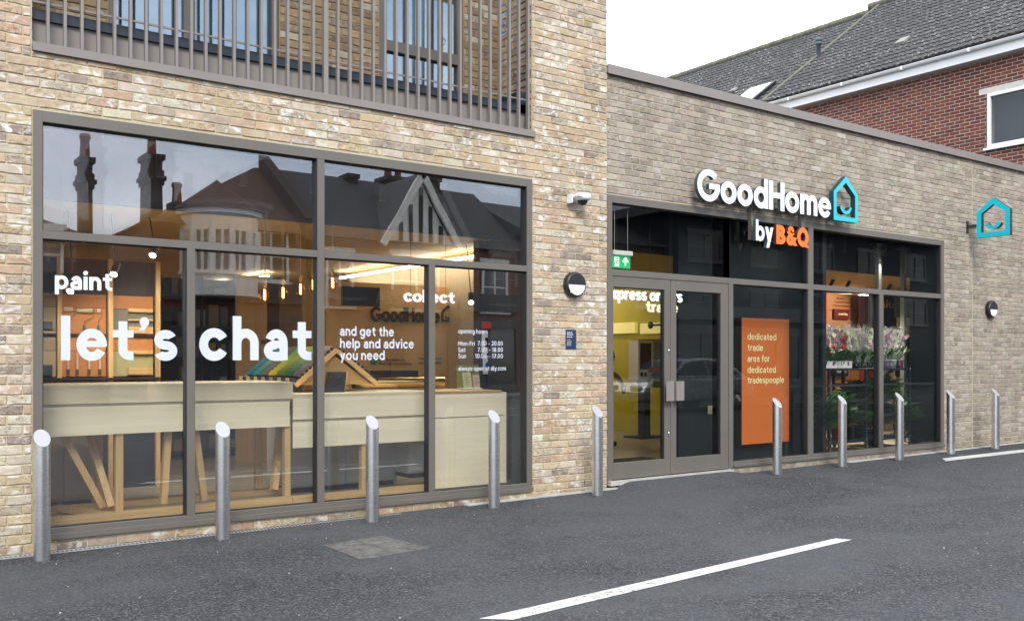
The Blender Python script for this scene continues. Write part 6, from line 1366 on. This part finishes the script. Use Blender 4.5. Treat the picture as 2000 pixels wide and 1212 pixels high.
od = ['first', 'second', 'third', 'fourth', 'fifth', 'sixth', 'seventh', 'eighth', 'ninth', 'tenth', 'eleventh', 'twelfth', 'thirteenth', 'fourteenth']
for k, (px, cl) in enumerate(oc):
    y = .60 if px < 1665 else .56+.1*(k % 2)
    orchid(PX(px, y), y, zt_+(.006 if px < 1665 else 0), cl, 'wrapped %s orchid, %s from the left in the front row on the left trolley' % (cl, od[k]), dark_pot if px > 1664 else white_pot, H_=.50 if k else .42, seed=k+20)
for k, px in enumerate((1600, 1618, 1636, 1654, 1672, 1688)):
    orchid(PX(px, .86), .86, zt_, ['white', 'cream', 'pink', 'white', 'cream', 'purple'][k], 'wrapped %s orchid, %s from the left in the back row on the left trolley' % (['white', 'cream', 'pink', 'white', 'cream', 'purple'][k], od[k]), dark_pot, H_=.54, seed=k+60)
xa2, xb2, lv2, _, _ = T2; z2 = lv2[0]+.014
for k, (px, cl, pm) in enumerate(((1716, 'white', purp), (1729, 'purple', lil_pot), (1742, 'white', white_pot), (1756, 'pink', mag_pot))):
    orchid(PX(px, .58), .58, z2, cl, 'wrapped %s orchid in a %s pot on the right trolley' % (cl, ('purple', 'lilac', 'white', 'magenta')[k]), pm, .13, .072, .46, seed=k+90)
for k, px in enumerate((1722, 1736, 1750)): orchid(PX(px, .85), .85, z2, ['white', 'cream', 'white'][k], 'wrapped %s orchid, %s in the back row of the right trolley' % (['white', 'cream', 'white'][k], od[k]), white_pot, .11, .06, .52, seed=k+130)
# red flowering plants in the trays
for k, px in enumerate((1597, 1611, 1627, 1645)):
    X = PX(px, .53); o = thing('flowering_plant', 'small red flowering plant in the trays, %s from the left' % od[k], 'plant', (X, .53, zt_), 'red flowering plants in the white trays')
    b = MB(); pot(b, X, .54, zt_+.006, .045, .09); b.build('pot', dark_pot, o); b = MB(); leafset(b, (X, .54, zt_+.09), 26, .22, .7, .020, GR, .4, 1., 200+k); b.build('leaves', leaf_m, o)
    b = MB(); rn = random.Random(k)
    for q in range(6):
        p = (X+rn.uniform(-.09, .09), .50+rn.uniform(-.03, .05), zt_+.09+rn.uniform(.14, .24)); c = rn.choice([(.55, .03, .02), (.6, .05, .03), (.75, .72, .68)]); b.lathe([(0, -.02), (.018, -.012), (.022, .0), (.012, .014), (0, .018)], p, 8, 'Z', (*c, .5))
    b.build('blossoms', leaf_m, o)
# bushy plants below
terra = plain('terracotta', (.30, .085, .04), .8)
def bush(px, Y, z, hgt, n, wd, ln, label, pm, pr=.10, ph=.18, cols=GR, seed=0, upb=1.0, dr=.5):
    X = PX(px, Y); o = thing('potted_plant', label, 'plant', (X, Y, z), None); n = int(n*2.4); wd *= 1.7; ln *= 1.1; b = MB(); pot(b, X, Y, z+.001, pr, ph); b.build('pot', pm, o)
    b = MB(); st = MB(); rn = random.Random(seed)
    ns = max(3, n//18)
    for s_ in range(ns):
        a = rn.uniform(0, 6.28); q = (X+pr*1.1*math.cos(a)*rn.random(), Y+pr*math.sin(a)*rn.random(), z+ph+hgt*rn.uniform(.5, .9)); st.tube([(X, Y, z+ph-.02), q], .006, 5, False)
        for k in range(4): t = .15+.28*k; leafset(b, (X+(q[0]-X)*t, Y+(q[1]-Y)*t, z+ph+(q[2]-z-ph)*t), n//(ns*4)+1, ln, .9, wd, cols, dr, upb, rn.randint(0, 9999))
    st.build('stems', MATS['green_stem'], o); b.build('leaves', leaf_m, o); return o
bush(1600, .52, FZ+.001, .55, 150, .012, .34, 'tall dark spiky leafed plant in a terracotta pot at the left of the trolley', terra, .12, .22, seed=1, cols=[(.06, .15, .045), (.09, .23, .06)])
bush(1636, .58, lv[2]+.009, .42, 120, .012, .28, 'dark spiky leafed plant in a terracotta pot on the bottom shelf of the left trolley', terra, .10, .20, seed=2, cols=[(.06, .15, .045), (.09, .22, .06)])
bush(1668, .72, lv[1]+.009, .30, 90, .028, .18, 'yellow green broad leafed plant on the middle shelf of the left trolley', dark_pot, .08, .12, seed=3, cols=[(.10, .20, .02), (.18, .26, .03), (.05, .12, .02)])
bush(1683, .62, lv[1]+.009, .36, 110, .024, .18, 'bright green leafy plant at the right end of the left trolley', dark_pot, .08, .12, seed=4, cols=[(.06, .18, .02), (.12, .24, .03), (.04, .10, .02)])
bush(1654, .60, lv[2]+.009, .16, 80, .022, .18, 'low green leafy plant in a dark bucket on the bottom shelf', black_metal, .11, .20, seed=5)
bush(1679, .60, lv[2]+.009, .14, 80, .022, .16, 'low leafy plant in a navy bucket at the right of the bottom shelf', black_metal, .11, .20, seed=6)
bush(1727, .62, lv2[1]+.009, .34, 110, .02, .2, 'bushy green plant on the middle shelf of the right trolley', dark_pot, .09, .14, seed=17)
bush(1757, .62, lv2[2]+.009, .30, 100, .018, .2, 'bushy green plant on the bottom shelf of the right trolley', terra, .10, .16, seed=18)
bush(1700, .9, FZ+.001, .75, 150, .03, .2, 'tall green leafy plant standing between the two trolleys', dark_pot, .12, .24, seed=7, cols=[(.05, .14, .02), (.03, .09, .02)])
bush(1655, .62, lv[1]+.012, .12, 40, .016, .13, 'small red and green plant in the tray on the middle shelf', white_pot, .05, .10, seed=8, cols=[(.05, .13, .03), (.40, .04, .03)])
bush(1668, .64, lv[1]+.012, .12, 40, .016, .13, 'small plant with pinkish leaves in the tray on the middle shelf', white_pot, .05, .10, seed=9, cols=[(.05, .13, .03), (.5, .25, .22)])

# ================= PEOPLE =================
skin = plain('skin', (.42, .24, .16), .55, 0, .06, 8)
def skinned(name, chains, mat, parent, sub=2):
    """chains: list of [(x,y,z,r)...]; all joined where points repeat"""
    vs = []; idx = {}; es = []; rad = []
    for ch in chains:
        prev = None
        for (x, y, z, r) in ch:
            k = (round(x, 4), round(y, 4), round(z, 4))
            if k not in idx: idx[k] = len(vs); vs.append((x, y, z)); rad.append(r)
            if prev is not None: es.append((prev, idx[k]))
            prev = idx[k]
    off = wloc(parent); me = bpy.data.meshes.new(name); me.from_pydata([(a-off.x, b_-off.y, c_-off.z) for a, b_, c_ in vs], es, []); me.update()
    o = bpy.data.objects.new(name, me); COL.objects.link(o); o.parent = parent; me.materials.append(mat)
    m = o.modifiers.new('skin', 'SKIN'); m.use_smooth_shade = True
    if not me.skin_vertices: me.skin_vertices.new()
    for i, r in enumerate(rad):
        rr_ = r if isinstance(r, tuple) else (r, r); me.skin_vertices[0].data[i].radius = rr_
    me.skin_vertices[0].data[0].use_root = True
    s = o.modifiers.new('sub', 'SUBSURF'); s.levels = sub; s.render_levels = sub; return o
def plaid():
    m, t, b = M('plaid_shirt'); v = pos(t)
    sx_ = t.nodes.new('ShaderNodeSeparateXYZ'); t.links.new(v, sx_.inputs[0])
    def st(sock, f): return math_(t, 'GREATER_THAN', math_(t, 'FRACT', math_(t, 'MULTIPLY', sock, f)), .62)
    a = math_(t, 'ADD', st(sx_.outputs['X'], 16), st(sx_.outputs['Z'], 16)); t.links.new(ramp(t, math_(t, 'MULTIPLY', a, .5), [(0, (.03, .035, .045)), (.5, (.10, .11, .13)), (1, (.30, .30, .30))]), b.inputs['Base Color']); b.inputs['Roughness'].default_value = .9; return m
def person(label, X, Y, Hh, face, top_m, trouser_m, hood=False, arm_fwd=.0):
    """Hh standing height, face = heading angle of the chest"""
    o = thing('person', label, 'person', (X, Y, FZ)); s = Hh/1.75; fx, fy = math.cos(face), math.sin(face); rx, ry = fy, -fx
    def q(a, f, z, r): return (X+rx*a*s+fx*f*s, Y+ry*a*s+fy*f*s, FZ+z*s, tuple(k*s for k in r) if isinstance(r, tuple) else r*s)
    hand = lambda sd: [q(sd*.27, .10+arm_fwd, 1.03-arm_fwd*.3, .036), q(sd*.265, .16+arm_fwd, .93, .028), q(sd*.262, .175+arm_fwd, .88, .036), q(sd*.26, .18+arm_fwd, .83, .030)]
    pel = q(0, 0, .95, (.15, .11))
    body = [[pel, q(0, .0, 1.10, (.13, .10)), q(0, .01, 1.28, (.16, .11)), q(0, 0, 1.42, (.12, .08)), q(0, .0, 1.48, .055), q(0, .015, 1.54, .052), q(0, .02, 1.60, (.070, .085)), q(0, .015, 1.68, (.074, .09)), q(0, .01, 1.73, .045)]]
    for sd in (-1, 1):
        body.append([q(0, 0, 1.42, (.12, .08)), q(sd*.17, -.0, 1.40, .058), q(sd*.235, .0, 1.22, .047), q(sd*.265, .0, 1.10, .040)]+hand(sd))
        body.append([pel, q(sd*.09, 0, .86, .085), q(sd*.10, .01, .50, .056), q(sd*.10, -.01, .12, .040), q(sd*.10, .0, .045, .040), q(sd*.105, .13, .025, .030)])
    skinned('body', body, skin, o)
    for sd in (-1, 1):
        for k in range(4):
            a = (k-1.5)*.018; l = (.055, .07, .066, .05)[k]; skinned('finger', [[q(sd*.26, .18+arm_fwd+a, .835, .010), q(sd*(.255), .185+arm_fwd+a, .835-l*.5, .009), q(sd*.245, .19+arm_fwd+a, .835-l, .0075)]], skin, o, 1)
        skinned('thumb', [[q(sd*.25, .20+arm_fwd, .90, .011), q(sd*.235, .225+arm_fwd, .865, .010), q(sd*.23, .228+arm_fwd, .84, .008)]], skin, o, 1)
    sh = [[q(0, 0, .86, (.165, .125)), q(0, .0, 1.10, (.145, .115)), q(0, .01, 1.28, (.178, .125)), q(0, 0, 1.425, (.13, .09)), q(0, 0, 1.47, .068)]]
    for sd in (-1, 1):
        ar = [q(0, 0, 1.425, (.13, .09)), q(sd*.175, 0, 1.405, .072), q(sd*.238, .0, 1.22, .062), q(sd*.262, .0, 1.14, .060)]
        if hood: ar += [q(sd*.27, .08+arm_fwd, 1.05, .052), q(sd*.265, .14+arm_fwd, .96, .044)]
        sh.append(ar)
    skinned('jacket' if hood else 'shirt', sh, top_m, o)
    tr_ = [[q(0, 0, .93, (.155, .115)), q(0, 0, .88, (.15, .12))]]
    for sd in (-1, 1): tr_.append([q(0, 0, .88, (.15, .12)), q(sd*.095, 0, .80, .098), q(sd*.102, .01, .50, .072), q(sd*.10, -.01, .09, .062)])
    skinned('trousers', tr_, trouser_m, o)
    for sd in (-1, 1): skinned('shoe', [[q(sd*.10, -.04, .045, .046), q(sd*.105, .06, .040, .045), q(sd*.108, .17, .032, .036)]], black_m, o, 2)
    if hood: skinned('hood', [[q(0, -.02, 1.44, .10), q(0, -.02, 1.56, (.105, .115)), q(0, -.01, 1.68, (.108, .125)), q(0, -.01, 1.76, .06)]], top_m, o)
    else: skinned('hair', [[q(0, -.03, 1.62, (.070, .07)), q(0, -.02, 1.70, (.082, .088)), q(0, -.005, 1.765, .045)]], plain('brown_hair', (.06, .035, .02), .8), o)
    for sd in (-1, 1):
        b = MB(); c = q(sd*.030, .098, 1.625, 0); b.lathe([(0, -.011), (.008, -.008), (.011, 0), (.008, .008), (0, .011)], c[:3], 10); b.build('eye', plain('eye_white', (.7, .7, .7), .2), o)
    skinned('nose', [[q(0, .095, 1.625, .010), q(0, .118, 1.59, .015)]], skin, o, 1); skinned('mouth', [[q(-.022, .098, 1.557, .007), q(.022, .098, 1.557, .007)]], plain('lips', (.35, .12, .09), .5), o, 1)
    return o
pY = 3.3; person('person in a plaid short sleeved shirt behind the left glass door, arm hanging down', PX(1179, pY), pY, 1.84, R(-20), plaid(), plain('dark_jeans', (.02, .025, .04), .85), arm_fwd=.03)
pY = 1.45; person('person in a black hooded jacket, back turned, behind the right flower trolley', PX(1763, pY), pY, 1.80, R(75), plain('black_fabric', (.006, .006, .007), .95, 0, .15, 12), plain('black_trousers', (.007, .007, .008), .9), hood=True)
